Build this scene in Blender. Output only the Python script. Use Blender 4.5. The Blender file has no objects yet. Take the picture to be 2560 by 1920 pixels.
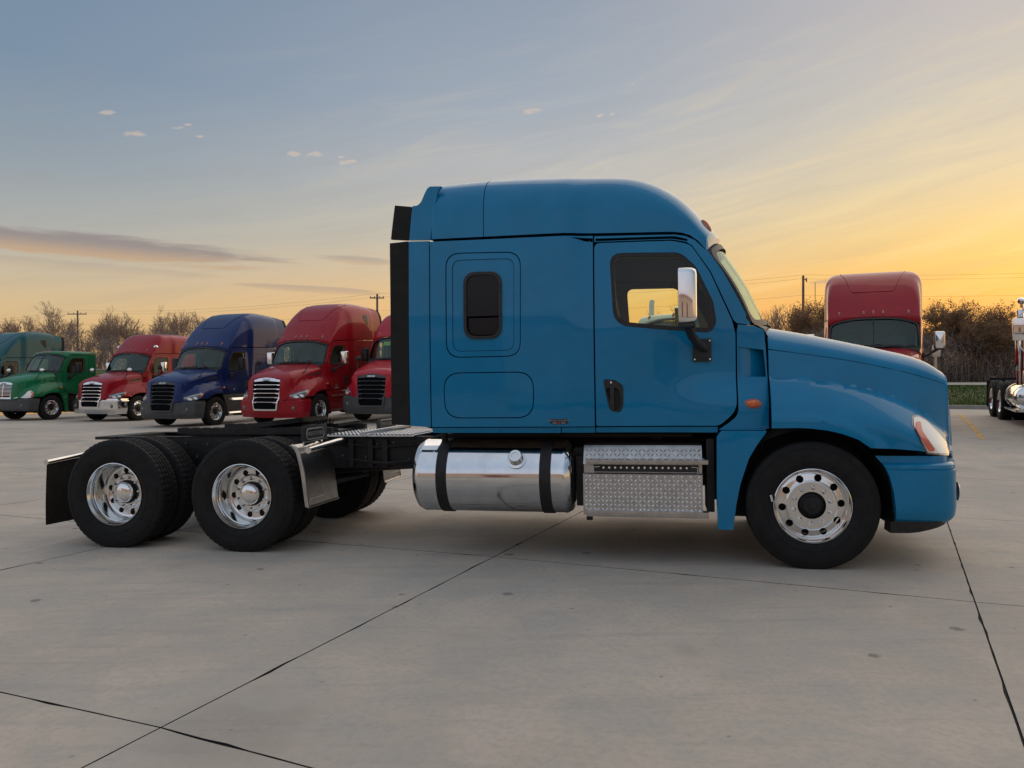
import bpy, bmesh, math, random
import numpy as np
from mathutils import Vector, Matrix
from mathutils.geometry import delaunay_2d_cdt

R_ = math.radians
random.seed(7)
SC = bpy.context.scene
COL = SC.collection

# ------------------------------------------------------------------ camera
cam_d = bpy.data.cameras.new('camera')
cam = bpy.data.objects.new('camera', cam_d)
COL.objects.link(cam)
cam.location = (0, 0, 1.46)
cam.rotation_euler = (R_(90), 0, 0)
cam_d.sensor_width = 36.0
cam_d.lens = 1923 / 2560 * 36.0
cam_d.clip_start = 0.1
cam_d.clip_end = 3000
SC.camera = cam
SC.view_settings.view_transform = 'Standard'
SC.view_settings.look = 'None'
SC.view_settings.exposure = 0.0
SC.view_settings.gamma = 1.0
SC.view_settings.use_curve_mapping = False
SC.cycles.max_bounces = 8
SC.cycles.transparent_max_bounces = 12
SC.cycles.caustics_reflective = False
SC.cycles.caustics_refractive = False


def lin(c):
    out = []
    for v in c[:3]:
        v = v / 255.0
        out.append(v / 12.92 if v <= 0.04045 else ((v + 0.055) / 1.055) ** 2.4)
    return (*out, 1.0)


# ------------------------------------------------------------------ sky
SUN_AZ = R_(41)      # to the right of the view axis
SUN_EL = R_(5)
W = bpy.data.worlds.new('World')
SC.world = W
W.use_nodes = True
nt = W.node_tree
nt.nodes.clear()


class NB:
    """small node-building helper"""
    def __init__(self, tree):
        self.t = tree

    def n(self, typ, **kw):
        nd = self.t.nodes.new(typ)
        for k, v in kw.items():
            if k.startswith('i_'):
                key = k[2:]
                nd.inputs[int(key) if key.isdigit() else key.replace('_', ' ')].default_value = v
            else:
                setattr(nd, k, v)
        return nd

    def l(self, a, b):
        self.t.links.new(a, b)

    def _set(self, sock, v):
        if hasattr(v, 'is_linked') or isinstance(v, bpy.types.NodeSocket):
            self.l(v, sock)
        else:
            sock.default_value = v

    def m(self, op, a, b=0.0, c=None, clamp=False):
        nd = self.t.nodes.new('ShaderNodeMath')
        nd.operation = op
        nd.use_clamp = clamp
        self._set(nd.inputs[0], a)
        self._set(nd.inputs[1], b)
        if c is not None:
            self._set(nd.inputs[2], c)
        return nd.outputs[0]

    def sm(self, v, a, b, lo=0.0, hi=1.0):
        nd = self.t.nodes.new('ShaderNodeMapRange')
        nd.interpolation_type = 'SMOOTHSTEP'
        self._set(nd.inputs[0], v)
        nd.inputs[1].default_value = a
        nd.inputs[2].default_value = b
        nd.inputs[3].default_value = lo
        nd.inputs[4].default_value = hi
        return nd.outputs[0]

    def mix(self, f, a, b, blend='MIX'):
        nd = self.t.nodes.new('ShaderNodeMix')
        nd.data_type = 'RGBA'
        nd.blend_type = blend
        self._set(nd.inputs[0], f)
        self._set(nd.inputs[6], a)
        self._set(nd.inputs[7], b)
        return nd.outputs[2]

    def ramp(self, v, stops, interp='LINEAR'):
        nd = self.t.nodes.new('ShaderNodeValToRGB')
        r = nd.color_ramp
        r.interpolation = interp
        while len(r.elements) > 1:
            r.elements.remove(r.elements[-1])
        r.elements[0].position = stops[0][0]
        r.elements[0].color = stops[0][1]
        for p, c in stops[1:]:
            e = r.elements.new(p)
            e.color = c
        self.l(v, nd.inputs[0])
        return nd.outputs[0]

    def noise(self, vec, scale, detail=4, rough=0.5, dist=0.0):
        nd = self.t.nodes.new('ShaderNodeTexNoise')
        nd.inputs['Scale'].default_value = scale
        nd.inputs['Detail'].default_value = detail
        nd.inputs['Roughness'].default_value = rough
        nd.inputs['Distortion'].default_value = dist
        if vec is not None:
            self.l(vec, nd.inputs['Vector'])
        return nd.outputs[0]

    def comb(self, x, y, z=0.0):
        nd = self.t.nodes.new('ShaderNodeCombineXYZ')
        for s, v in zip(nd.inputs, (x, y, z)):
            self._set(s, v)
        return nd.outputs[0]


b = NB(nt)
tc = b.n('ShaderNodeTexCoord')
sx = b.n('ShaderNodeSeparateXYZ')
b.l(tc.outputs['Generated'], sx.inputs[0])
X, Y, Z = sx.outputs
az = b.m('ARCTAN2', X, Y)                       # radians, 0 = view axis, + right
el = b.m('ARCSINE', Z)                          # radians
dz = b.m('SUBTRACT', az, SUN_AZ)
dz = b.m('ABSOLUTE', b.m('WRAP', dz, math.pi, -math.pi))
diff = b.m('MULTIPLY', dz, 180 / math.pi)       # degrees from the sunset
eld = b.m('MULTIPLY', el, 180 / math.pi)
pos = b.m('DIVIDE', b.m('ADD', eld, 10.0), 100.0, clamp=True)


def stops(lst):
    return [((e + 10) / 100.0, lin(c)) for e, c in lst]


S_ = b.ramp(pos, stops([(-10, (150, 95, 60)), (0, (230, 136, 68)), (3, (238, 148, 64)), (5, (244, 168, 70)), (7, (251, 189, 82)), (9.5, (244, 203, 122)),
                        (13.5, (226, 206, 167)), (18, (208, 199, 184)), (24, (197, 189, 187)), (40, (186, 190, 196)), (90, (192, 198, 208))]))
M_ = b.ramp(pos, stops([(-10, (140, 105, 75)), (0, (228, 158, 90)), (4, (241, 180, 102)), (6, (240, 189, 122)), (8.5, (224, 196, 156)), (11, (208, 196, 174)),
                        (15, (190, 188, 186)), (20, (164, 173, 185)), (27, (147, 159, 176)), (45, (172, 182, 196)), (90, (192, 198, 208))]))
L_ = b.ramp(pos, stops([(-10, (120, 105, 90)), (0, (204, 158, 112)), (2, (216, 170, 114)), (4.5, (220, 188, 140)), (7, (204, 186, 158)),
                        (10, (174, 174, 170)), (14, (148, 160, 170)), (20, (125, 145, 167)), (27, (118, 139, 163)), (45, (162, 176, 194)), (90, (192, 198, 208))]))
O_ = b.ramp(pos, stops([(-10, (100, 100, 105)), (0, (176, 164, 168)), (4, (196, 180, 184)), (9, (208, 200, 208)), (18, (196, 206, 222)),
                        (30, (180, 194, 214)), (50, (186, 198, 214)), (90, (192, 198, 208))]))
c = b.mix(b.sm(diff, 4, 42), S_, M_)
c = b.mix(b.sm(diff, 34, 78), c, L_)
c = b.mix(b.sm(diff, 78, 150), c, O_)
# thin high cirrus: streaks in azimuth / elevation, stretched along the horizon
v1 = b.comb(b.m('MULTIPLY', az, 3.0), b.m('ADD', b.m('MULTIPLY', el, 26.0), b.m('MULTIPLY', az, -5.0)), 3.1)
n1 = b.noise(v1, 1.6, 6, 0.62, 0.6)
band = b.m('MULTIPLY', b.sm(eld, 1.0, 6.0), b.sm(eld, 30.0, 12.0))
warm = b.m('MULTIPLY', b.sm(n1, 0.46, 0.72), b.m('MULTIPLY', band, b.sm(diff, 75, 20)))
c = b.mix(b.m('MULTIPLY', warm, 0.25), c, lin((255, 226, 166)))
cool = b.m('MULTIPLY', b.sm(n1, 0.50, 0.30), b.m('MULTIPLY', band, 0.14))
c = b.mix(cool, c, lin((160, 150, 145)))
# the long grey-mauve bank low on the left
vb = b.comb(b.m('MULTIPLY', az, 7.0), b.m('MULTIPLY', el, 60.0), 0.0)
nb_ = b.noise(vb, 1.0, 6, 0.6, 0.4)


def bank(a0, e0, wa, we, tilt, amp):
    da = b.m('DIVIDE', b.m('SUBTRACT', az, R_(a0)), R_(wa))
    de = b.m('DIVIDE', b.m('SUBTRACT', b.m('SUBTRACT', el, R_(e0)), b.m('MULTIPLY', b.m('SUBTRACT', az, R_(a0)), tilt)), R_(we))
    r2 = b.m('ADD', b.m('MULTIPLY', da, da), b.m('MULTIPLY', de, de))
    return b.sm(b.m('ADD', r2, b.m('MULTIPLY', b.m('SUBTRACT', nb_, 0.5), amp)), 1.25, 0.35), de


for a0, e0, wa, we, tilt, amp, st in ((-29, 8.95, 12, 0.85, -0.02, 3.8, 0.85), (-29, 7.6, 9, 0.35, -0.03, 3.4, 0.18), (-11.5, 9.0, 3.2, 0.35, -0.05, 2.5, 0.45),
                                      (-15, 6.8, 5, 0.28, -0.03, 2.5, 0.4), (22.5, 7.0, 1.6, 0.16, 0.0, 1.5, 0.5)):
    bk, de = bank(a0, e0, wa, we, tilt, amp)
    c = b.mix(b.m('MULTIPLY', bk, st), c, b.mix(b.sm(de, 0.5, -0.9), lin((146, 134, 134)), lin((198, 164, 132))))
# small lit puffs of cloud
npf = b.noise(b.comb(b.m('MULTIPLY', az, 60.0), b.m('MULTIPLY', el, 150.0), 0.0), 1.0, 4, 0.6)
puffs = ((266, 281, 26), (330, 334, 34), (446, 318, 22), (470, 312, 12), (500, 341, 14), (735, 384, 30), (786, 384, 34), (868, 405, 30), (855, 392, 14), (1328, 279, 34), (1501, 288, 16), (1530, 285, 12), (1582, 211, 8))
acc = None
for px, py, w in puffs:
    a0 = math.atan((px - 1280) / 1923)
    e0 = math.atan((960 - py) / 1923 * math.cos(a0))
    da = b.m('DIVIDE', b.m('SUBTRACT', az, a0), w / 1923 * 0.72)
    de = b.m('DIVIDE', b.m('SUBTRACT', b.m('SUBTRACT', el, e0), b.m('MULTIPLY', b.m('SUBTRACT', az, a0), 0.15)), w / 1923 * 0.22)
    r2 = b.m('ADD', b.m('MULTIPLY', da, da), b.m('MULTIPLY', de, de))
    g = b.sm(b.m('ADD', r2, b.m('MULTIPLY', b.m('SUBTRACT', npf, 0.5), 4.0)), 1.1, 0.1)
    acc = g if acc is None else b.m('MAXIMUM', acc, g)
c = b.mix(b.m('MULTIPLY', acc, 0.36), c, lin((240, 208, 176)))
sky = b.n('ShaderNodeTexSky')
sky.sky_type = 'NISHITA'
sky.sun_disc = False
sky.sun_elevation = SUN_EL
sky.sun_rotation = SUN_AZ
bg1 = b.n('ShaderNodeBackground')
b.l(sky.outputs[0], bg1.inputs[0])
bg1.inputs[1].default_value = 0.012
bg2 = b.n('ShaderNodeBackground')
b.l(c, bg2.inputs[0])
bg2.inputs[1].default_value = 0.94
ad = b.n('ShaderNodeAddShader')
b.l(bg1.outputs[0], ad.inputs[0])
b.l(bg2.outputs[0], ad.inputs[1])
wo = b.n('ShaderNodeOutputWorld')
b.l(ad.outputs[0], wo.inputs[0])

# ------------------------------------------------------------------ sun (a broad, weak after-glow)
sd = bpy.data.lights.new('sun', 'SUN')
sd.energy = 1.5
sd.angle = R_(100)
sd.color = (1.0, 0.80, 0.58)
sun = bpy.data.objects.new('sun', sd)
COL.objects.link(sun)
_el = R_(26)
sdir = Vector((math.sin(SUN_AZ) * math.cos(_el), math.cos(SUN_AZ) * math.cos(_el), math.sin(_el)))
sun.rotation_euler = (-sdir).to_track_quat('-Z', 'Y').to_euler()
sun.location = (20, 25, 30)


# ------------------------------------------------------------------ materials
def material(name, color=(0.5, 0.5, 0.5), rough=0.5, metal=0.0, coat=0.0, coat_rough=0.03, spec=0.5, emit=None):
    m = bpy.data.materials.new(name)
    m.use_nodes = True
    p = m.node_tree.nodes['Principled BSDF']
    p.inputs['Base Color'].default_value = (*color[:3], 1)
    p.inputs['Roughness'].default_value = rough
    p.inputs['Metallic'].default_value = metal
    p.inputs['Coat Weight'].default_value = coat
    p.inputs['Coat Roughness'].default_value = coat_rough
    p.inputs['Specular IOR Level'].default_value = spec
    return m


def vary(m, scale=6.0, amount=0.25, rough_amt=0.12, bump=0.0, bscale=200.0, tint=(0.5, 0.45, 0.4), dust=0.0):
    """break up colour and gloss with object-space noise; optional fine bump and a film of dust"""
    q = NB(m.node_tree)
    p = m.node_tree.nodes['Principled BSDF']
    t = q.n('ShaderNodeTexCoord')
    col = tuple(p.inputs['Base Color'].default_value)
    n1 = q.noise(t.outputs['Object'], scale, 5, 0.6)
    f = q.sm(n1, 0.3, 0.7)
    dark = tuple(v * (1 - amount) for v in col[:3]) + (1,)
    lite = tuple(min(1, v * (1 + amount)) for v in col[:3]) + (1,)
    cc = q.mix(f, dark, lite)
    if dust:
        n2 = q.noise(t.outputs['Object'], scale * 2.3, 6, 0.7)
        cc = q.mix(q.m('MULTIPLY', q.sm(n2, 0.35, 0.8), dust), cc, (*tint, 1))
    q.l(cc, p.inputs['Base Color'])
    r0 = p.inputs['Roughness'].default_value
    n3 = q.noise(t.outputs['Object'], scale * 3.1, 4, 0.6)
    q.l(q.m('ADD', r0 - rough_amt / 2, q.m('MULTIPLY', n3, rough_amt)), p.inputs['Roughness'])
    if bump:
        n4 = q.noise(t.outputs['Object'], bscale, 3, 0.6)
        bp = q.n('ShaderNodeBump')
        bp.inputs['Strength'].default_value = bump
        bp.inputs['Distance'].default_value = 0.004
        q.l(n4, bp.inputs['Height'])
        q.l(bp.outputs[0], p.inputs['Normal'])
    return m


def paint(name, col, flake=0.35, coat=0.5):
    m = material(name, col, 0.45, flake, coat, 0.03, spec=0.12)
    vary(m, 3.0, 0.06, 0.08, 0.0, tint=(0.30, 0.29, 0.27), dust=0.03)
    q = NB(m.node_tree)          # slight waviness of the moulded panels, seen only in the gloss
    t = q.n('ShaderNodeTexCoord')
    bp = q.n('ShaderNodeBump')
    bp.inputs['Strength'].default_value = 0.35
    bp.inputs['Distance'].default_value = 0.006
    q.l(q.noise(t.outputs['Object'], 2.2, 2, 0.4), bp.inputs['Height'])
    q.l(bp.outputs[0], m.node_tree.nodes['Principled BSDF'].inputs['Coat Normal'])
    return m


M = {}
M['blue'] = paint('azure_paint', (0.0, 0.180, 0.365), 0.06, 0.55)
M['red'] = paint('crimson_paint', (0.30, 0.003, 0.012), 0.05)
M['red_bright'] = paint('scarlet_paint', (0.40, 0.006, 0.018), 0.05)
M['navy'] = paint('navy_paint', (0.001, 0.022, 0.115), 0.05)
M['green'] = paint('green_paint', (0.003, 0.15, 0.055), 0.05)
M['teal'] = paint('teal_paint', (0.003, 0.080, 0.098), 0.05)
M['white'] = paint('white_paint', (0.55, 0.60, 0.62), 0.0)
M['maroon'] = paint('maroon_paint', (0.12, 0.008, 0.012), 0.2)
M['chrome'] = vary(material('chrome', (0.80, 0.80, 0.80), 0.07, 1.0), 8, 0.05, 0.05)
M['alu'] = vary(material('polished_aluminium', (0.74, 0.74, 0.73), 0.13, 1.0), 9, 0.06, 0.08)
M['tank'] = vary(material('tank_aluminium', (0.74, 0.75, 0.77), 0.10, 1.0), 5, 0.08, 0.10, dust=0.1)
M['brushed'] = vary(material('brushed_steel', (0.46, 0.45, 0.43), 0.30, 1.0), 12, 0.12, 0.15, dust=0.15)
M['lug'] = vary(material('tread_lug_aluminium', (0.82, 0.81, 0.79), 0.16, 1.0), 14, 0.08, 0.1)
M['tread_plate'] = vary(material('tread_plate_aluminium', (0.50, 0.49, 0.48), 0.36, 1.0), 14, 0.12, 0.15, dust=0.12)
M['deck'] = vary(material('deck_aluminium', (0.74, 0.74, 0.76), 0.42, 0.6), 10, 0.1, 0.15, dust=0.1)
M['rubber'] = vary(material('tyre_rubber', (0.009, 0.009, 0.0095), 0.78, 0.0, spec=0.3), 9, 0.25, 0.1, 0.25, 90, (0.03, 0.028, 0.026), 0.3)
M['black'] = vary(material('black_plastic', (0.014, 0.014, 0.015), 0.5, spec=0.4), 10, 0.2, 0.15, dust=0.04)
M['flap'] = vary(material('extender_rubber', (0.016, 0.015, 0.014), 0.75, spec=0.25), 10, 0.2, 0.1, 0.2, 60)
M['chassis'] = vary(material('chassis_black', (0.010, 0.010, 0.011), 0.55, spec=0.35), 8, 0.3, 0.15, dust=0.03)
M['void'] = material('shut_line_black', (0.003, 0.004, 0.006), 0.9, spec=0.1)
M['grey_plastic'] = vary(material('grey_plastic', (0.055, 0.058, 0.062), 0.6), 8, 0.12, 0.1, dust=0.06)
M['trim'] = vary(material('cab_trim', (0.23, 0.19, 0.14), 0.8), 6, 0.12, 0.1)
M['trim_pale'] = material('pale_cab_trim', (0.30, 0.29, 0.25), 0.7)
M['liner'] = material('headliner', (0.07, 0.022, 0.016), 0.9)
M['seat'] = vary(material('seat_cloth', (0.10, 0.10, 0.10), 0.85), 20, 0.2, 0.1)
M['belt'] = material('belt_webbing', (0.30, 0.30, 0.28), 0.7)
M['lens'] = material('headlight_lens', (0.80, 0.79, 0.74), 0.16, 0.0, 0.6)
M['lens_grey'] = material('smoked_lens', (0.36, 0.37, 0.39), 0.12, 0.2, 1.0)
M['lens_dark'] = material('headlight_housing', (0.10, 0.10, 0.11), 0.15, 0.4, 1.0)
M['amber'] = vary(material('amber_lens', (0.60, 0.12, 0.010), 0.18, 0.0, 1.0), 60, 0.4, 0.1)
M['orange'] = material('orange_reflector', (0.62, 0.085, 0.022), 0.25, 0.0, 1.0)
M['marker'] = material('marker_lens', (0.30, 0.05, 0.02), 0.25, 0.0, 1.0)
M['sticker'] = material('sticker_print', (0.35, 0.35, 0.36), 0.6)
M['sticker_dark'] = material('sticker_dark', (0.012, 0.012, 0.016), 0.6)
M['sticker_red'] = material('sticker_red', (0.35, 0.03, 0.03), 0.6)
M['badge'] = material('badge_grey', (0.34, 0.34, 0.34), 0.5, 0.3)
M['flag'] = vary(material('flag_rubber', (0.035, 0.034, 0.032), 0.7), 12, 0.2, 0.1)
M['green_tag'] = material('yellow_green_label', (0.42, 0.60, 0.08), 0.6)
M['paper'] = material('paper_label', (0.6, 0.6, 0.58), 0.7)


def glass(name, tint, refl=0.9, base=0.05, power=4.0):
    m = bpy.data.materials.new(name)
    m.use_nodes = True
    t = m.node_tree
    t.nodes.clear()
    q = NB(t)
    lw = q.n('ShaderNodeLayerWeight')
    lw.inputs[0].default_value = 0.5
    fac = q.m('ADD', base, q.m('MULTIPLY', q.m('POWER', lw.outputs['Facing'], power), refl), clamp=True)
    tr = q.n('ShaderNodeBsdfTransparent')
    tr.inputs[0].default_value = (*tint, 1)
    gl = q.n('ShaderNodeBsdfGlossy')
    gl.inputs['Roughness'].default_value = 0.02
    gl.inputs['Color'].default_value = (0.80, 0.93, 0.86, 1) if power < 4 else (0.95, 0.97, 0.96, 1)
    mx = q.n('ShaderNodeMixShader')
    q.l(fac, mx.inputs[0])
    q.l(tr.outputs[0], mx.inputs[1])
    q.l(gl.outputs[0], mx.inputs[2])
    o = q.n('ShaderNodeOutputMaterial')
    q.l(mx.outputs[0], o.inputs[0])
    return m


M['glass'] = glass('side_glass', (0.95, 0.98, 0.80), 0.8, 0.03)
M['screen'] = glass('windscreen_glass', (0.56, 0.72, 0.64), 0.40, 0.07, 3.0)
M['dark_glass'] = vary(material('dark_glass', (0.010, 0.010, 0.012), 0.22, spec=0.25), 4, 0.1, 0.05)


# ------------------------------------------------------------------ geometry helpers
def link(o, parent=None):
    COL.objects.link(o)
    if parent is not None:
        o.parent = parent
    return o


def mesh_from(name, verts, faces, mat, smooth=True, sharp=32, recalc=False, bevel=0.0, segs=2):
    me = bpy.data.meshes.new(name)
    me.from_pydata([tuple(v) for v in verts], [], [tuple(f) for f in faces])
    if recalc or bevel:
        bm = bmesh.new()
        bm.from_mesh(me)
        if recalc:
            bmesh.ops.recalc_face_normals(bm, faces=bm.faces)
        if bevel:
            es = [e for e in bm.edges if len(e.link_faces) == 2 and e.calc_face_angle(0) > R_(30)]
            bmesh.ops.bevel(bm, geom=es, offset=bevel, segments=segs, profile=0.7, affect='EDGES', clamp_overlap=True)
        bm.to_mesh(me)
        bm.free()
    if smooth and len(me.polygons):
        me.polygons.foreach_set('use_smooth', [True] * len(me.polygons))
        me.set_sharp_from_angle(angle=R_(sharp))
    mats = mat if isinstance(mat, (list, tuple)) else [mat]
    for mm in mats:
        me.materials.append(mm)
    me.update()
    return me


def part(name, verts, faces, mat, parent=None, **kw):
    kind = kw.pop('kind', None)
    label = kw.pop('label', None)
    o = bpy.data.objects.new(name, mesh_from(name, verts, faces, mat, **kw))
    link(o, parent)
    if kind:
        o['kind'] = kind
    if label:
        o['label'] = label
    return o


def thing(o, label, cat, group=None):
    o['label'] = label
    o['category'] = cat
    if group:
        o['group'] = group
    return o


def empty(name, loc=(0, 0, 0)):
    o = bpy.data.objects.new(name, None)
    o.location = loc
    o.empty_display_size = 0.3
    return link(o)


class MB:
    def __init__(self):
        self.v, self.f = [], []

    def add(self, vs, fs):
        k = len(self.v)
        self.v += [tuple(p) for p in vs]
        self.f += [tuple(i + k for i in fc) for fc in fs]
        return self

    def box(self, c, s, rot=None):
        vs = []
        for dx in (-.5, .5):
            for dy in (-.5, .5):
                for dz in (-.5, .5):
                    p = Vector((dx * s[0], dy * s[1], dz * s[2]))
                    if rot is not None:
                        p = rot @ p
                    vs.append(Vector(c) + p)
        return self.add(vs, [(0, 1, 3, 2), (4, 6, 7, 5), (0, 4, 5, 1), (2, 3, 7, 6), (0, 2, 6, 4), (1, 5, 7, 3)])

    def grid(self, rows, closed=False):
        n = len(rows[0])
        vs = [p for r in rows for p in r]
        fs = []
        for i in range(len(rows) - 1):
            for j in range(n - (0 if closed else 1)):
                j2 = (j + 1) % n
                fs.append((i * n + j, i * n + j2, (i + 1) * n + j2, (i + 1) * n + j))
        return self.add(vs, fs)

    def tube(self, path, r, n=8, cap=True, taper=None):
        path = [Vector(p) for p in path]
        rows = []
        up = None
        for i, p in enumerate(path):
            d = (path[min(i + 1, len(path) - 1)] - path[max(i - 1, 0)]).normalized()
            if up is None:
                up = d.orthogonal().normalized()
            up = (up - d * up.dot(d))
            up = up.normalized() if up.length > 1e-6 else d.orthogonal().normalized()
            sd_ = d.cross(up)
            rr = r if taper is None else r + (taper - r) * i / (len(path) - 1)
            rows.append([p + (up * math.cos(a) + sd_ * math.sin(a)) * rr for a in [2 * math.pi * k / n for k in range(n)]])
        self.grid(rows, closed=True)
        if cap:
            k = len(self.v)
            self.f.append(tuple(range(k - n, k)))
            self.f.append(tuple(reversed(range(k - n * len(rows), k - n * (len(rows) - 1)))))
        return self

    def lathe(self, prof, n=48, axis='y', c=(0, 0, 0), rfun=None):
        """prof: list of (radius, along-axis)"""
        rows = []
        for i, (r, t) in enumerate(prof):
            row = []
            for k in range(n):
                a = 2 * math.pi * k / n
                rr = r if rfun is None else rfun(i, k, r)
                ca, sa = rr * math.cos(a), rr * math.sin(a)
                p = {'x': (t, ca, sa), 'y': (ca, t, sa), 'z': (ca, sa, t)}[axis]
                row.append((p[0] + c[0], p[1] + c[1], p[2] + c[2]))
            rows.append(row)
        return self.grid(rows, closed=True)

    def prism(self, poly, fn, t0, t1):
        """polygon (a,b) swept from t0 to t1; fn(a,b,t) -> xyz"""
        n = len(poly)
        vs = [fn(a, q, t0) for a, q in poly] + [fn(a, q, t1) for a, q in poly]
        fs = [tuple(range(n)), tuple(reversed(range(n, 2 * n)))]
        fs += [(i, i + n, (i + 1) % n + n, (i + 1) % n) for i in range(n)]
        return self.add(vs, fs)

    def obj(self, name, mat, parent=None, **kw):
        kw.setdefault('recalc', True)
        return part(name, self.v, self.f, mat, parent, **kw)


def ss(a, b_, x):
    if a == b_:
        return 0.0
    t = max(0.0, min(1.0, (x - a) / (b_ - a)))
    return t * t * (3 - 2 * t)


def tab(pts):
    """smooth (monotone cubic) interpolation of a table"""
    xs = [p[0] for p in pts]
    ys = [p[1] for p in pts]
    n = len(xs)
    d = [(ys[i + 1] - ys[i]) / (xs[i + 1] - xs[i]) for i in range(n - 1)]
    mm = [d[0]] + [0.0 if d[i - 1] * d[i] <= 0 else 2 * d[i - 1] * d[i] / (d[i - 1] + d[i]) for i in range(1, n - 1)] + [d[-1]]

    def f(x):
        if x <= xs[0]:
            return ys[0]
        if x >= xs[-1]:
            return ys[-1]
        i = 0
        while x > xs[i + 1]:
            i += 1
        h = xs[i + 1] - xs[i]
        t = (x - xs[i]) / h
        return ((2 * t**3 - 3 * t**2 + 1) * ys[i] + (t**3 - 2 * t**2 + t) * h * mm[i] + (-2 * t**3 + 3 * t**2) * ys[i + 1] + (t**3 - t**2) * h * mm[i + 1])
    return f


def rp(pts, seg=5):
    """polygon with rounded corners: points (a,b[,radius])"""
    out = []
    n = len(pts)
    for i, p in enumerate(pts):
        r = p[2] if len(p) > 2 else 0.0
        P = Vector(p[:2])
        if r <= 0:
            out.append((P.x, P.y))
            continue
        A = Vector(pts[i - 1][:2]) - P
        B = Vector(pts[(i + 1) % n][:2]) - P
        la, lb = A.length, B.length
        A.normalize()
        B.normalize()
        ang = A.angle(B)
        t = min(r / math.tan(ang / 2), la * 0.49, lb * 0.49)
        s, e = P + A * t, P + B * t
        for k in range(seg + 1):
            q = k / seg
            pt = s * (1 - q)**2 + P * 2 * q * (1 - q) + e * q * q
            out.append((pt.x, pt.y))
    return out


def rrect(a0, a1, b0, b1, r, seg=5):
    return rp([(a0, b0, r), (a1, b0, r), (a1, b1, r), (a0, b1, r)], seg)


def circle(ca, cb, r, n=20):
    return [(ca + r * math.cos(2 * math.pi * k / n), cb + r * math.sin(2 * math.pi * k / n)) for k in range(n)]


def resample(poly, step):
    out = []
    n = len(poly)
    for i in range(n):
        a, b_ = Vector(poly[i]), Vector(poly[(i + 1) % n])
        L = (b_ - a).length
        if L < 1e-5:
            continue
        k = max(1, int(math.ceil(L / step)))
        for j in range(k):
            p = a.lerp(b_, j / k)
            out.append((p.x, p.y))
    return out


def inside(poly, pts):
    pts = np.asarray(pts)
    x, y = pts[:, 0], pts[:, 1]
    res = np.zeros(len(pts), bool)
    P = np.asarray(poly)
    Q = np.roll(P, -1, axis=0)
    for (x1, y1), (x2, y2) in zip(P, Q):
        if y1 == y2:
            continue
        c_ = ((y1 > y) != (y2 > y)) & (x < (x2 - x1) * (y - y1) / (y2 - y1) + x1)
        res ^= c_
    return res


def edge_dist(poly, pts):
    pts = np.asarray(pts)
    P = np.asarray(poly)
    Q = np.roll(P, -1, axis=0)
    d = np.full(len(pts), 1e9)
    for A, B in zip(P, Q):
        AB = B - A
        L = (AB**2).sum() + 1e-12
        t = np.clip(((pts - A) @ AB) / L, 0, 1)
        d = np.minimum(d, np.hypot(*(pts - (A + t[:, None] * AB)).T))
    return d


def sheet(outline, fn, holes=(), step=0.07, flange=0.015, flip=False, hole_flange=None, inner=None):
    """A skin over the (a,b) polygon: fn(a,b,depth) -> xyz, with its rim (and those of its holes) turned inwards."""
    outs = resample(outline, step)
    hs = [resample(h, step) for h in holes]
    lo = np.min(outs, axis=0)
    hi = np.max(outs, axis=0)
    ga = np.arange(lo[0] + step / 2, hi[0], step)
    gb = np.arange(lo[1] + step / 2, hi[1], step)
    g = np.array([(a, q) for a in ga for q in gb]) if len(ga) and len(gb) else np.zeros((0, 2))
    if inner is not None:
        g = np.array(inner)
    if len(g):
        ok = inside(outs, g) & (edge_dist(outs, g) > (step * 0.45 if inner is None else .003))
        for h in hs:
            ok &= ~inside(h, g)
            ok &= edge_dist(h, g) > (step * 0.45 if inner is None else .003)
        g = g[ok]
    pts = list(outs)
    edges = [(i, (i + 1) % len(outs)) for i in range(len(outs))]
    loops = [(0, len(outs))]
    for h in hs:
        k = len(pts)
        pts += h
        edges += [(k + i, k + (i + 1) % len(h)) for i in range(len(h))]
        loops.append((k, len(h)))
    pts += [tuple(p) for p in g]
    co, ed, fc, ov, oe, of = delaunay_2d_cdt([Vector(p) for p in pts], edges, [], 0, 1e-6)
    co = [(p.x, p.y) for p in co]
    cen = np.array([np.mean([co[i] for i in f], axis=0) for f in fc])
    keep = inside(outs, cen)
    for h in hs:
        keep &= ~inside(h, cen)
    vs = [fn(a, q, 0.0) for a, q in co]
    fs = [tuple(f) if not flip else tuple(reversed(f)) for f, k in zip(fc, keep) if k]
    for li, (k, n) in enumerate(loops):
        fl = flange if li == 0 or hole_flange is None else hole_flange
        if not fl:
            continue
        base = len(vs)
        lp = pts[k:k + n]
        vs += [fn(a, q, 0.0) for a, q in lp] + [fn(a, q, fl) for a, q in lp]
        for i in range(n):
            j = (i + 1) % n
            q = (base + i, base + n + i, base + n + j, base + j)
            fs.append(q if flip else tuple(reversed(q)))
    return vs, fs


def text_mesh(body, size, depth, mat, bold=0.0):
    cu = bpy.data.curves.new('lettering', 'FONT')
    cu.body = body
    cu.size = size
    cu.extrude = depth
    cu.offset = bold
    cu.align_x = 'CENTER'
    cu.align_y = 'CENTER'
    cu.resolution_u = 3
    o = bpy.data.objects.new('lettering_source', cu)
    COL.objects.link(o)
    dg = bpy.context.evaluated_depsgraph_get()
    dg.update()
    me = bpy.data.meshes.new_from_object(o.evaluated_get(dg))
    bpy.data.objects.remove(o)
    bpy.data.curves.remove(cu)
    me.materials.clear()
    me.materials.append(mat)
    return me
# ------------------------------------------------------------------ the ground's height
def sstep(a, c, x):
    t = max(0.0, min(1.0, (x - a) / (c - a)))
    return t * t * (3 - 2 * t)


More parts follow.
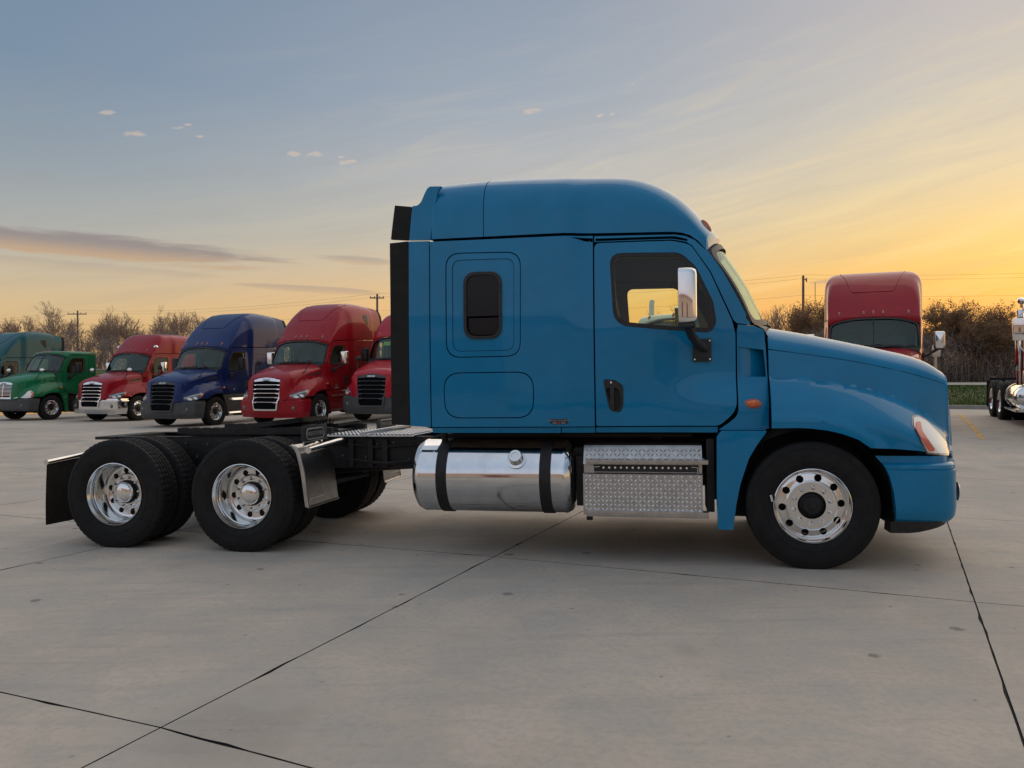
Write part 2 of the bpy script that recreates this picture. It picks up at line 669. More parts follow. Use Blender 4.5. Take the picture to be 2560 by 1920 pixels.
def ground(x, y):
    yy = min(max(y, -12.0), 45.0)
    z = (0.0133 * 8 * math.tanh(x / 8) - 0.0048 * yy) * (1 - sstep(10, 24, yy))
    t = yy - 10
    if t > 0:
        q = 0.0016 * (t * t if t < 17 else 289 + 34 * 6 * (1 - math.exp(-(t - 17) / 6)))
        r = .38 * sstep(9, 20, yy) + .010 * max(0.0, yy - 20)
        r *= 1 + .40 * sstep(8, 14, x)
        k = sstep(-2, 8, x)
        z += q * sstep(-13, 0, x) * (1 - k) + r * k
    return z


# ------------------------------------------------------------------ truck body shape (metres; x forward from the front axle, side +1 = right)
f_w = tab([(-3.6, 1.19), (-1.98, 1.19), (-1.70, 1.165), (-1.2, 1.14), (-.8, 1.10), (-.55, 1.06), (-.3, 1.0)])
f_seam = tab([(-3.8, 2.747), (-2.63, 2.742), (-1.885, 2.738), (-1.38, 2.726), (-1.03, 2.718), (-.945, 2.703), (-.875, 2.666), (-.805, 2.597), (-.777, 2.559)])


def v_cab(u, z):
    w = f_w(u)
    k = 1.0 - 0.65 * ss(-1.75, -1.95, u)
    if z > 1.9:
        w -= 0.055 * min(1.3, (z - 1.9) / 0.8)**1.5 * k
    w -= 0.012 * ((z - 1.7) / 0.6)**2 if z < 1.7 else 0
    if u > -1.3:
        w += 0.10 * ss(-1.28, -.35, u) * ss(1.56, 1.28, z)
    return w


f_zc = tab([(-.34, 1.757), (-.28, 1.747), (.306, 1.650), (.615, 1.585), (.99, 1.484), (1.12, 1.44)])
f_vc = tab([(-.34, 1.00), (.3, .94), (.7, .86), (.95, .79), (1.12, .72)])
f_zt = tab([(-.34, 1.965), (-.25, 1.945), (.05, 1.885), (.38, 1.81), (.71, 1.733), (.87, 1.692), (1.03, 1.63), (1.12, 1.565)])
f_vf = tab([(-.34, 1.19), (.5, 1.20), (.7, 1.185), (.85, 1.145), (.97, 1.075), (1.03, 1.02), (1.065, .975), (1.095, .915), (1.12, .80)])
f_zf = tab([(-.34, 1.50), (-.04, 1.475), (.27, 1.43), (.57, 1.355), (.79, 1.265), (.95, 1.165), (1.12, 1.0)])
ARCH = [(.42, .960), (.33, 1.025), (.22, 1.068), (.11, 1.095), (0.0, 1.110), (-.10, 1.116), (-.304, 1.113)]
f_arch = tab(sorted(ARCH))


def v_hood(u, z):
    base = f_vc(u) + 0.10 * max(0.0, f_zc(u) - z)
    zf = f_zf(u)
    t = max(0.0, min(1.0, (zf + 0.015 - z) / 0.30))**1.25
    w = .7 * math.sqrt(max(0.0, 1 - (1 - t)**2)) + .3 * t * t * (3 - 2 * t)
    v = base + (max(f_vf(u), base) - base) * w
    if u > 1.06:
        k = ss(1.06, 1.12, u)
        v = v * (1 - k) + (f_vc(u) + 0.02) * k
    if u < .6:
        v += 0.022 * ss(0.115, 0.075, z - f_arch(min(u, .42)) + max(0, u - .42) * .9) * ss(.6, .45, u)
    return v


f_ug = tab([(.30, 1.20), (.80, 1.236), (1.05, 1.226), (1.31, 1.196), (1.50, 1.155), (1.57, 1.125)])


def u_nose(v, z):
    a = abs(v)
    ug = f_ug(z)
    return ug - (ug - 1.12) * max(0.0, (a - .42) / (.745 - .42))**1.8


def bump_plan(z):
    """half plan of the bumper from the wheel arch round to the centre line: list of (u, v)"""
    return [(.40, 1.185), (.55, 1.20), (.70, 1.202), (.82, 1.198), (.92, 1.186), (.99, 1.162), (1.035, 1.12), (1.065, 1.06), (1.09, .99), (1.118, .90), (1.15, .79), (1.19, .66), (1.225, .48), (1.245, .28), (1.255, 0.0)]


def S(side, fn):
    """wrap v(u,z) into a sheet map for one side"""
    return lambda u, z, d: (u, -side * (fn(u, z) - d), z)


def spline(pts, n):
    """resample an open polyline evenly with Catmull-Rom smoothing"""
    P = [Vector((*p, 0)[:3]) for p in pts]
    dense = []
    for i in range(len(P) - 1):
        p0, p1, p2, p3 = P[max(i - 1, 0)], P[i], P[i + 1], P[min(i + 2, len(P) - 1)]
        for k in range(12):
            t = k / 12
            dense.append(0.5 * ((2 * p1) + (p2 - p0) * t + (2 * p0 - 5 * p1 + 4 * p2 - p3) * t * t + (3 * p1 - p0 - 3 * p2 + p3) * t**3))
    dense.append(P[-1])
    s = [0.0]
    for a, q in zip(dense, dense[1:]):
        s.append(s[-1] + (q - a).length)
    out = []
    j = 0
    for k in range(n):
        t = s[-1] * k / (n - 1)
        while j < len(s) - 2 and s[j + 1] < t:
            j += 1
        f = (t - s[j]) / max(1e-9, s[j + 1] - s[j])
        out.append(dense[j].lerp(dense[j + 1], f))
    return out


# ------------------------------------------------------------------ wheels (shared meshes; axle along y, outer face towards -y)
WM = {}


def disc_sheet(prof, r_out, r_in, nh, r_h, hole_r, n=48, step=.035, phase=0.0):
    fp = tab(prof)
    hs = [circle(r_h * math.cos(2 * math.pi * k / nh + phase), r_h * math.sin(2 * math.pi * k / nh + phase), hole_r, 18) for k in range(nh)]
    hs.append(circle(0, 0, r_in, 24))
    rings = sorted({r_in + .004, r_h - hole_r - .006, r_h + hole_r + .006} | {r for r, _ in prof if r_in + .003 < r < r_out - .002} | {r_in + (r_out - r_in) * k / 9 for k in range(1, 9)})
    inner = [(r * math.cos(2 * math.pi * k / 64), r * math.sin(2 * math.pi * k / 64)) for r in rings for k in range(64)]
    return sheet(circle(0, 0, r_out, n), lambda a, q, d: (a, fp(math.hypot(a, q)) + d, q), hs, .03, 0.0, hole_flange=0.03, inner=inner)


def tyre_mesh(fine, drive):
    pr = [(.283, -.105), (.300, -.122), (.335, -.135), (.345, -.1375), (.348, -.1405), (.353, -.1405), (.356, -.1385), (.385, -.142), (.430, -.139), (.447, -.1355), (.449, -.1385), (.453, -.1375), (.455, -.133), (.462, -.131), (.482, -.124)]
    tr = [(.494, -.117), (.5, -.108)]
    for y0, y1 in ((-.108, -.066), (-.052, -.026), (-.012, .012), (.026, .052), (.066, .108)):
        if tr and abs(y0 + .108) > 1e-6:
            tr += [(.486, y0 - .001)]
        tr += [(.5, y0), (.5, y1)]
        if y1 < .1:
            tr += [(.486, y1 + .001)]
    sec = pr + tr + [(.494, .117)] + [(r, -t) for r, t in reversed(pr)]
    n = 240 if fine else 60

    def rf(i, k, r):
        t = sec[i][1]
        if drive and r >= .49:
            blk = (k + (1 if t > 0.03 else 0) * 2) % 4
            if (abs(t) > .05 or drive == 2) and blk == 0:
                return r - .006
        if r >= .478 and abs(t) > .1 and (k % 4) == 0 and drive:
            return r - .003
        return r
    m = MB()
    m.lathe(sec, n, 'y', rfun=rf)
    return mesh_from('tyre', m.v, m.f, M['rubber'], sharp=28, recalc=True)


def wheel_meshes():
    for fine in (True, False):
        WM['tyre_steer', fine] = tyre_mesh(fine, 0)
        WM['tyre_drive', fine] = tyre_mesh(fine, 2)
    # steer rim: outward dished disc
    m = MB()
    prof = [(.09, -.085), (.185, -.085), (.192, -.080), (.200, -.074), (.215, -.071), (.245, -.066), (.262, -.060), (.270, -.068), (.276, -.085), (.279, -.105)]
    m.add(*disc_sheet(prof, .279, .108, 10, .222, .029, 64, phase=.16))
    m.lathe([(.279, -.105), (.283, -.118), (.289, -.126), (.2945, -.123), (.296, -.115), (.290, -.1)], 64, 'y')
    m.lathe([(.279, .11), (.262, .06), (.262, -.05)], 32, 'y')
    WM['rim_steer'] = mesh_from('wheel', m.v, m.f, M['alu'], sharp=30)
    m = MB()
    m.lathe([(.0, -.118), (.030, -.118), (.034, -.112), (.062, -.110), (.068, -.104), (.072, -.075), (.100, -.060), (.108, -.05), (.108, .1)], 32, 'y')
    for k in range(6):
        a = k * math.pi / 3
        m.lathe([(0, -.116), (.007, -.115), (.008, -.108)], 6, 'y', c=(.051 * math.cos(a), 0, .051 * math.sin(a)))
    m.lathe([(.0, .02), (.24, .02), (.24, .12)], 32, 'y')
    WM['hub_steer'] = mesh_from('hub', m.v, m.f, M['chassis'], recalc=True)
    # drive rim: deep dish
    m = MB()
    prof = [(.09, .062), (.164, .062), (.170, .066), (.176, .088), (.184, .096), (.225, .094), (.246, .088), (.258, .070)]
    m.add(*disc_sheet(prof, .258, .112, 10, .204, .027, 64, phase=.1))
    m.lathe([(.258, .070), (.259, .0), (.262, -.05), (.268, -.056), (.270, -.066), (.266, -.074), (.272, -.095), (.280, -.108), (.288, -.124), (.2945, -.122), (.296, -.112), (.29, -.1)], 64, 'y')
    WM['rim_drive'] = mesh_from('wheel', m.v, m.f, M['alu'], sharp=30)
    m = MB()
    m.lathe([(.116, .072), (.112, .05), (.108, .028), (.100, .022), (.092, .022)], 40, 'y')
    m.lathe([(.24, .125), (.112, .125), (.112, .05)], 32, 'y')
    WM['hub_drive'] = mesh_from('hub', m.v, m.f, M['chassis'], recalc=True)
    m = MB()
    m.lathe([(.100, .026), (.100, .008), (.094, .002), (.090, .002), (.085, -.006), (.066, -.015), (.037, -.021), (.0, -.023)], 40, 'y')
    WM['hub_cap'] = mesh_from('hub_cap', m.v, m.f, M['chrome'], recalc=True)
    m = MB()
    m.lathe([(.0, -.042), (.006, -.041), (.011, -.036), (.0135, -.028), (.0145, -.012), (.018, -.008), (.018, .0)], 12, 'y')
    WM['nut'] = mesh_from('lug_nut', m.v, m.f, M['chrome'], recalc=True)
    m = MB()
    m.lathe([(.283, .10), (.262, .06), (.262, -.06), (.283, -.10)], 32, 'y')
    m.lathe([(.262, .05), (.1, .04)], 32, 'y')
    WM['rim_plain'] = mesh_from('wheel', m.v, m.f, M['chassis'])


wheel_meshes()


def wheel(kind, parent, u, v, r, side, fine, nuts=False, spin=0.0):
    """kind: steer / drive (outer dual) / inner (inner dual)"""
    rim = bpy.data.objects.new('wheel', WM[{'steer': 'rim_steer', 'drive': 'rim_drive', 'inner': 'rim_plain'}[kind]])
    link(rim, parent)
    rim.location = (u, -side * v, r)
    rim.rotation_euler = (0, spin, 0 if side > 0 else math.pi)
    t = bpy.data.objects.new('tyre', WM['tyre_steer' if kind == 'steer' else 'tyre_drive', fine])
    link(t, rim)
    t.scale = (r / .5 * 1.012, 1, r / .5 * 1.012)
    if kind != 'inner':
        h = bpy.data.objects.new('hub', WM['hub_steer' if kind == 'steer' else 'hub_drive'])
        link(h, rim)
        if kind == 'drive':
            h = bpy.data.objects.new('hub_cap', WM['hub_cap'])
            link(h, rim)
        if nuts:
            y0 = -.085 if kind == 'steer' else .062
            for k in range(10):
                a = 2 * math.pi * (k + .5) / 10
                nn = bpy.data.objects.new('lug_nut', WM['nut'])
                link(nn, rim)
                nn.location = (.143 * math.cos(a), y0, .143 * math.sin(a))
    return rim


TEXT = {}


def lettering(body, size, depth, mat):
    k = (body, size, depth, mat.name)
    if k not in TEXT:
        TEXT[k] = text_mesh(body, size, depth, mat)
    return TEXT[k]


def put_text(name, body, size, depth, mat, parent, mtx):
    o = bpy.data.objects.new(name, lettering(body, size, depth, mat))
    link(o, parent)
    o.matrix_local = mtx
    return o


def frame_mtx(o, xdir, ydir):
    x = Vector(xdir).normalized()
    y = Vector(ydir).normalized()
    z = x.cross(y)
    m_ = Matrix((x, y, z)).transposed().to_4x4()
    m_.translation = Vector(o)
    return m_
# ------------------------------------------------------------------ the truck builder
def build_truck(name, sp, label, cat='truck', group=None):
    """sp: paint, style old/new, roof mid/high/day, back (u of cab back), grille, bumper, mirror, fine ..."""
    T = empty(name)
    thing(T, label, cat, group)
    P = M[sp['paint']]
    fine = sp.get('fine', False)
    stp = .06 if fine else .11
    style, roof = sp['style'], sp['roof']
    back = sp.get('back', -3.105)
    mir = M[sp.get('mirror', 'chrome')]
    day = roof == 'day'
    DOOR_R = -1.69
    glassm = M['glass']

    # ---------------- windscreen
    def ws(s, t, d=0.0):
        a = abs(s)
        u0, z0, v0 = -.20 - .23 * a**2, 1.985 - .055 * a**2, 1.05 * s
        u1, z1, v1 = -.605 - .165 * a**2, 2.735 - .17 * a**3, 1.01 * s
        bow = 0.03 * math.sin(math.pi * t)
        return (u0 + (u1 - u0) * t + bow - d, -(v0 + (v1 - v0) * t), z0 + (z1 - z0) * t + bow * .5)
    # ---------------- roof
    if roof == 'mid':
        zt = tab([(-4, 3.342), (-3.1, 3.347), (-2.65, 3.360), (-2.3, 3.354), (-2.0, 3.342), (-1.69, 3.334), (-1.46, 3.318), (-1.34, 3.292), (-1.23, 3.244), (-1.11, 3.162), (-1.0, 3.058), (-.92, 2.955), (-.86, 2.87), (-.777, 2.765)])
        nexp = 4.0
        if style == 'new':
            zt0 = zt
            zt = lambda u: zt0(u) + .22 * ss(-.9, -1.5, u)
    elif roof == 'high':
        zt = tab([(-4, 3.98), (-3.3, 4.02), (-2.7, 4.05), (-2.3, 4.02), (-1.95, 3.93), (-1.65, 3.78), (-1.4, 3.58), (-1.2, 3.36), (-1.05, 3.15), (-.92, 2.96), (-.777, 2.77)])
        nexp = 8.0 if style == 'old' else 4.6
    else:
        zt = tab([(-2.3, 2.80), (-1.9, 2.86), (-1.5, 2.87), (-1.2, 2.86), (-1.0, 2.85), (-.9, 2.83), (-.83, 2.80), (-.777, 2.745)])
        nexp = 2.6
    us = [back + .05 + (-.777 - back - .05) * (i / 30)**0.85 for i in range(31)]
    rows = []
    # rounded rear end of the cap
    ends = [(back, .95, .975), (back + .008, .98, .99), (back + .022, .995, .998)] if not day else [(back, .80, .8), (back + .02, .93, .93), (back + .06, .985, .985)]

    def roof_row(u, kz=1.0, kv=1.0):
        zb = f_seam(u) + .012
        V = v_cab(u, zb) * kv
        H = (zt(u) - zb) * kz
        cc = 0.165 * ss(-1.5, -.80, u)
        row = []
        n = 13
        for k in range(-n, n + 1):
            phi = math.pi / 2 * (1 - abs(k) / n)
            c_, s_ = max(0.0, math.cos(phi)), math.sin(phi)
            v = V * c_**(2 / nexp)
            z = zb + H * s_**(2 / nexp)
            row.append((u + cc * (1 - (v / V)**2), (1 if k < 0 else -1) * v, z))
        return row
    for u, kz, kv in ends:
        rows.append(roof_row(u, kz, kv))
    rows += [roof_row(u) for u in us]
    m = MB().grid(rows)
    m.f.append(tuple(range(len(rows[0]))))
    o = m.obj('roof', P, T, recalc=False, sharp=50)
    if fine:
        ring = roof_row(-2.630)
        mm = MB()
        mm.grid([[(p[0], p[1] * 1.0015, p[2] + .001) for p in ring], [(p[0] + .005, p[1] * 1.0015, p[2] + .001) for p in ring]])
        mm.obj('roof_joint', M['void'], o, recalc=False)
    if style == 'new' or roof == 'high':
        # recessed sculpted panel on the roof front, outlined by a raised bead
        if roof == 'high':
            pth = []
            for k in range(25):
                t = k / 24 * 2 - 1
                v = .78 * math.copysign(abs(t)**.6, t)
                u = -1.25 - 1.15 * max(0, abs(t) - .45)**1.1 * 1.6
                zb = f_seam(u)
                V = v_cab(u, zb)
                z = zb + (zt(u) - zb) * max(0, 1 - (abs(v) / V)**nexp)**(1 / nexp)
                cc = 0.165 * ss(-1.5, -.80, u)
                pth.append((u + cc * (1 - (v / V)**2), -v, z + .004))
            MB().tube(pth, .012, 6).obj('roof_bead', P, o)
    # header between the roof cap and the windscreen
    top_row = roof_row(-.777)
    low_row = [ws(max(-.995, min(.995, -p[1] / 1.01)), 1.0) for p in top_row]
    mid_row = [tuple((a * .5 + q * .5) + (.012 if i != 1 else 0) for i, (a, q) in enumerate(zip(p, r))) for p, r in zip(top_row, low_row)]
    MB().grid([top_row, mid_row, low_row]).obj('header', P, o, recalc=False)
    # marker lights over the windscreen
    for v in (-.78, -.22, 0, .22, .78):
        u = -.835
        zb = f_seam(u) + .012
        V = v_cab(u, zb)
        z = zb + (zt(u) - zb) * max(0, 1 - (abs(v) / V)**nexp)**(1 / nexp)
        uu = u + 0.165 * ss(-1.5, -.80, u) * (1 - (v / V)**2)
        m = MB()
        rws = []
        for i in range(7):
            a = math.pi * i / 6
            rws.append([(uu + .085 * -math.cos(a) * .5 + .018 * math.sin(a) * math.cos(q), -v + .032 * math.sin(a) * math.sin(q), z + .085 * math.cos(a) * .62 + .026 * math.sin(a) * math.cos(q)) for q in [2 * math.pi * k / 10 for k in range(10)]])
        m.grid(rws, closed=True)
        m.obj('marker_light', M['amber' if fine else 'marker'], o)

    # ---------------- windscreen skin
    gl = rrect(-.955, .955, .07, .93, .12)
    v_, f_ = sheet(rrect(-.995, .995, .01, .99, .10), lambda s, t, d: ws(s, t, d - .016), [gl], .1, .045)
    wf = part('windscreen_frame', v_, f_, M['black'], T)
    v_, f_ = sheet(rrect(-.965, .965, .06, .94, .12), lambda s, t, d: ws(s, t, d + .012), [], .1, 0)
    part('windscreen', v_, f_, M['screen'], wf)
    if style == 'old':
        m = MB().tube([ws(0, .05, -.002), ws(0, .5, -.002), ws(0, .96, -.002)], .012, 6)
        m.obj('centre_bar', M['black'], wf)
    else:
        MB().box((-.60, 0, 2.55), (.06, .26, .12), Matrix.Rotation(R_(25), 3, 'Y')).obj('sensor_box', M['black'], wf, bevel=.01)
    for s0 in (.55, -.15):
        m = MB().tube([ws(s0, -.01, -.03), ws(s0 - .28, .05, -.02), ws(s0 - .62, .07, -.012)], .011, 6)
        m.tube([ws(s0 - .1, .035, -.012), ws(s0 - .72, .10, -.008)], .007, 5)
        m.obj('wiper', M['black'], T)

    # ---------------- sides
    door_o = rp([(DOOR_R, 1.132, .02), (DOOR_R, 2.660, .05), (-1.05, 2.655, .16), (-.905, 2.62, .12), (-.752, 2.385), (-.645, 2.13), (-.585, 1.99, .1), (-.558, 1.88, .2), (-.562, 1.25, .18), (-.70, 1.132, .10)], 6)
    win_o = rp([(-1.566, 2.572, .10), (-.985, 2.556, .14), (-.86, 2.43, .2), (-.730, 2.14, .1), (-.706, 1.97, .10), (-.75, 1.885, .09), (-1.10, 1.915), (-1.535, 1.965, .16)], 6)
    win_i = rp([(-1.536, 2.540, .07), (-1.0, 2.527, .12), (-.885, 2.40, .2), (-.765, 2.14, .1), (-.742, 1.99, .08), (-.775, 1.925, .06), (-1.10, 1.95), (-1.505, 2.0, .13)], 6)
    for side in (1, -1):
        sm = S(side, v_cab)
        fl = side < 0
        hnd = rp([(-1.632, 1.525, .03), (-1.53, 1.512, .05), (-1.462, 1.47, .06), (-1.464, 1.30, .08), (-1.49, 1.238, .04), (-1.58, 1.262, .10)], 4)
        v_, f_ = sheet(door_o, sm, [win_o, hnd] if fine else [win_o], stp, .025, flip=fl)
        door = part('door', v_, f_, P, T)
        v_, f_ = sheet(win_o, lambda a, q, d: sm(a, q, d + .004), [win_i], .08, .0, flip=fl, hole_flange=.02)
        part('window_frame', v_, f_, M['black'], door)
        v_, f_ = sheet(win_i, lambda a, q, d: sm(a, q, d + .018), [], .12, .0, flip=fl)
        part('window_glass', v_, f_, glassm, door)
        # inner door lining
        li = rp([(-1.68, 1.15), (-1.68, 2.63), (-1.05, 2.63, .1), (-.90, 2.58), (-.66, 2.09), (-.60, 1.9), (-.60, 1.15)])
        v_, f_ = sheet(li, lambda a, q, d: sm(a, q, d + .07), [win_i], .15, .0, flip=not fl, hole_flange=-.05)
        part('door_lining', v_, f_, M['trim'], door)
        # handle
        if fine:
            v_, f_ = sheet(rp([(-1.630, 1.523, .03), (-1.53, 1.510, .05), (-1.464, 1.468, .06), (-1.466, 1.30, .08), (-1.492, 1.240, .04), (-1.579, 1.265, .10)], 4), sm, [rp([(-1.612, 1.45, .03), (-1.50, 1.45, .05), (-1.482, 1.31, .06), (-1.51, 1.262, .03), (-1.56, 1.275, .05)], 4)], .05, .02, flip=fl)
            h = part('door_handle', v_, f_, M['black'], door)
            m = MB()
            v_, f_ = sheet(hnd, lambda a, q, d: sm(a, q, .045), [], .08, 0, flip=fl)
            m.add(v_, f_)
            v0 = v_cab(-1.555, 1.37)
            m.box((-1.555, -side * (v0 - .006), 1.365), (.034, .03, .20))
            m.obj('grip', M['black'], h, bevel=.006, recalc=False)
            MB().lathe([(0, -.006), (.009, -.005), (.011, 0)], 12, 'y', (-1.563, -side * (v_cab(-1.56, 1.49) + .002), 1.492)).obj('lock', M['chrome'], h)
        else:
            m = MB()
            v_, f_ = sheet(hnd, lambda a, q, d: sm(a, q, d - .008), [], .1, .02, flip=fl)
            m.add(v_, f_)
            m.obj('door_handle', M['black'], door, recalc=False)
        # post and rail round the door, up to the windscreen and the roof seam
        ps = [(DOOR_R, 2.672), (-1.05, 2.667), (-.94, 2.645), (-.89, 2.61), (-.745, 2.392), (-.635, 2.136), (-.572, 1.99), (-.548, 1.964), (-.435, 1.945), (-.455, 2.0), (-.535, 2.17), (-.655, 2.40), (-.765, 2.565), (-.79, 2.578), (-.868, 2.655), (-.945, 2.692), (-1.03, 2.707), (DOOR_R, 2.720)]
        if fine:
            rec = rp([(DOOR_R + .01, 2.677), (-1.05, 2.672, .1), (-.925, 2.648), (-.93, 2.668), (-1.03, 2.694, .1), (DOOR_R + .01, 2.700)], 4)
            v_, f_ = sheet(ps, sm, [rec], .05, .03, flip=fl)
            post = part('door_surround', v_, f_, P, T)
            v_, f_ = sheet(rec, lambda a, q, d: sm(a, q, .05), [], .1, 0, flip=fl)
            part('rain_gutter', v_, f_, M['void'], post)
        else:
            v_, f_ = sheet(ps, sm, [], .08, .03, flip=fl)
            post = part('door_surround', v_, f_, P, T)
        # sleeper (or cab back corner) side
        b0 = back
        out = rp([(b0, 1.130), (DOOR_R - .012, 1.130), (DOOR_R - .012, 2.724), (-2.63, 2.730), (b0, 2.735)])
        holes = []
        if fine:
            w1 = rp([(-2.968, 2.630, .13), (-2.305, 2.612, .13), (-2.314, 1.722, .13), (-2.968, 1.724, .13)], 7)
            bag = rp([(-2.997, 1.598, .15), (-2.203, 1.595, .15), (-2.209, 1.202, .15), (-2.989, 1.203, .15)], 7)
            vis = rp([(-1.888, 2.716), (-1.703, 2.703), (-1.703, 2.672), (-1.765, 2.678, .05)], 3)
            holes = [w1, bag, vis]
        elif not day:
            holes = [rrect(-2.70, -2.10, 1.95, 2.50, .12)]
        v_, f_ = sheet(out, sm, holes, stp, .03, flip=fl)
        slp = part('sleeper_side' if not day else 'cab_side', v_, f_, P, T)
        if fine:
            w1i = rp([(-2.960, 2.622, .125), (-2.313, 2.604, .125), (-2.321, 1.730, .125), (-2.960, 1.732, .125)], 7)
            w2 = rp([(-2.909, 2.566, .08), (-2.364, 2.558, .08), (-2.370, 1.775, .08), (-2.909, 1.777, .08)], 7)
            v_, f_ = sheet(w1i, lambda a, q, d: sm(a, q, d + .004), [w2], stp, .02, flip=fl)
            wp = part('window_panel', v_, f_, P, slp)
            w2i = rp([(-2.905, 2.562, .078), (-2.368, 2.554, .078), (-2.374, 1.779, .078), (-2.905, 1.781, .078)], 7)
            wo_ = rp([(-2.808, 2.456, .11), (-2.473, 2.450, .11), (-2.476, 1.878, .11), (-2.808, 1.880, .11)], 7)
            wi_ = rp([(-2.782, 2.430, .09), (-2.499, 2.425, .09), (-2.502, 1.904, .09), (-2.782, 1.906, .09)], 7)
            v_, f_ = sheet(w2i, lambda a, q, d: sm(a, q, d + .010), [wo_], stp, .02, flip=fl)
            part('window_recess', v_, f_, P, slp)
            v_, f_ = sheet(wo_, lambda a, q, d: sm(a, q, d - .004), [wi_], .05, .02, flip=fl)
            part('window_frame', v_, f_, M['black'], slp)
            m = MB()
            v_, f_ = sheet(rp([(-2.782, 2.43, .09), (-2.499, 2.425, .09), (-2.50, 2.075), (-2.782, 2.075)], 6), lambda a, q, d: sm(a, q, d + .010), [], .1, .015, flip=fl)
            m.add(v_, f_)
            v_, f_ = sheet(rp([(-2.77, 2.06), (-2.51, 2.06), (-2.512, 1.915, .08), (-2.772, 1.917, .08)], 6), lambda a, q, d: sm(a, q, d + .022), [], .1, .015, flip=fl)
            m.add(v_, f_)
            m.obj('window_glass', M['dark_glass'], slp, recalc=False)
            bi = rp([(-2.989, 1.590, .145), (-2.211, 1.587, .145), (-2.217, 1.210, .145), (-2.981, 1.211, .145)], 7)
            v_, f_ = sheet(bi, sm, [], stp, .02, flip=fl)
            part('locker_door', v_, f_, P, slp)
            v_, f_ = sheet(vis, lambda a, q, d: sm(a, q, .05), [], .1, 0, flip=fl)
            part('rain_gutter', v_, f_, M['void'], slp)
        elif not day:
            v_, f_ = sheet(rrect(-2.69, -2.11, 1.96, 2.49, .11), lambda a, q, d: sm(a, q, d + .006), [], .2, .0, flip=fl)
            part('window_glass', v_, f_, M['dark_glass'] if sp.get('dark_sleeper', False) else P, slp)
            if roof == 'high' and sp.get('roof_window', True):
                # small fin-shaped window high in the roof side
                def rm(u, z, d):
                    zb = f_seam(u) + .012
                    V = v_cab(u, zb)
                    fr = min(.995, max(0, (z - zb) / (zt(u) - zb)))
                    return (u, -side * (V * (1 - fr**nexp)**(1 / nexp) - d + .006), z)
                v_, f_ = sheet(rp([(-2.98, 3.20, .05), (-2.62, 3.62, .25), (-2.98, 3.66, .1)], 5), rm, [], .1, .02, flip=fl)
                part('roof_window', v_, f_, M['dark_glass'], o)
        # sill strip below
        for a0, a1 in ((b0 + .0, -1.985), (-1.977, -1.702), (-1.692, -.712)):
            if a0 >= a1:
                continue
            v_, f_ = sheet([(a0, 1.078), (a1, 1.076), (a1, 1.122), (a0, 1.122)], lambda a, q, d: sm(a, q, d + .012 + (1.122 - q) * .25), [], .12, .04, flip=fl)
            part('sill', v_, f_, P, T)
        # dark lining behind the shut lines
        lin_o = [(b0 - (.09 if not day else -.01), 1.135), (b0 + .01, 1.10), (-.45, 1.10), (-.45, 1.93), (-.56, 2.15), (-.69, 2.42), (-.80, 2.575), (-.95, 2.69), (b0 - (.09 if not day else -.01), 2.715)]
        hl = [win_o]
        v_, f_ = sheet(lin_o, lambda a, q, d: sm(a, q, d + .055), [rp([(-1.68, 1.97), (-1.68, 2.63), (-1.0, 2.63), (-.90, 2.58), (-.66, 2.09), (-.62, 1.86)])], .3, .0, flip=fl)
        part('body_lining', v_, f_, M['void'], T)
        # cowl between door and bonnet
        cw = [(-.70, 1.102), (-.312, 1.105), (-.306, 1.50), (-.316, 1.745), (-.33, 1.905), (-.40, 1.935), (-.536, 1.952), (-.546, 1.90), (-.549, 1.26), (-.556, 1.225), (-.575, 1.195), (-.62, 1.158)]
        hole = rp([(-.536, 1.77), (-.336, 1.742), (-.318, 1.522), (-.538, 1.524)], 3)
        v_, f_ = sheet(cw, sm, [hole], .05, .05, flip=fl)
        cowl = part('cowl', v_, f_, P, T)
        v_, f_ = sheet(hole, lambda a, q, d: sm(a, q, .012 + .075 * ss(-.50, -.33, a)), [], .03, 0, flip=fl)
        part('air_intake', v_, f_, P, cowl)
        # side lamp
        m = MB()
        rws = []
        for i in range(5):
            a = math.pi / 2 * i / 4
            rws.append([(-.438 + .060 * math.cos(a) * math.cos(q), -side * (v_cab(-.438, 1.308) + .004 + .018 * math.sin(a)), 1.308 + .031 * math.cos(a) * math.sin(q)) for q in [2 * math.pi * k / 20 for k in range(20)]])
        m.grid(rws, closed=True)
        sl_ = m.obj('side_lamp', M['amber'], T)
        m = MB()
        m.grid([[(-.438 + k_ * .066 * math.cos(q), -side * (v_cab(-.438, 1.308) + dd), 1.308 + k_ * .037 * math.sin(q)) for q in [2 * math.pi * k / 20 for k in range(20)]] for k_, dd in ((1.0, -.01), (1.0, .006), (.88, .008))], closed=True)
        m.obj('bezel', M['orange'], sl_)
        # rear part of the front fender
        fp = [(-.684, 1.092), (-.342, 1.092), (-.352, 1.07), (-.42, .975), (-.480, .871), (-.546, .671), (-.580, .504), (-.607, .298), (-.722, .302), (-.728, .60), (-.722, 1.04), (-.70, 1.075)]
        if style == 'old':
            v_, f_ = sheet(fp, lambda a, q, d: (a, -side * (1.165 + .03 * ss(-.72, -.45, a) - .02 * ss(1.02, .97, q) * 0 - d), q), [], .06, .10, flip=fl)
            part('fender_rear', v_, f_, P, T)
            v_, f_ = sheet([(-.70, 1.097), (-.345, 1.097), (-.345, 1.105), (-.70, 1.105)], lambda a, q, d: (a, -side * (1.15 - d), q), [], .1, .1, flip=fl)
            part('fender_trim', v_, f_, P, T)

        # ---------------- bonnet side
        ho = [(-.304, 1.113), (-.296, 1.50), (-.296, 1.742)] + [(u, f_zc(u) - .004) for u in (-.1, .1, .3, .5, .7, .85, .99, 1.06, 1.118)] + \
             [(1.118, 1.3), (1.118, 1.0), (1.118, .893), (.95, .897), (.78, .936), (.60, .952)] + ARCH
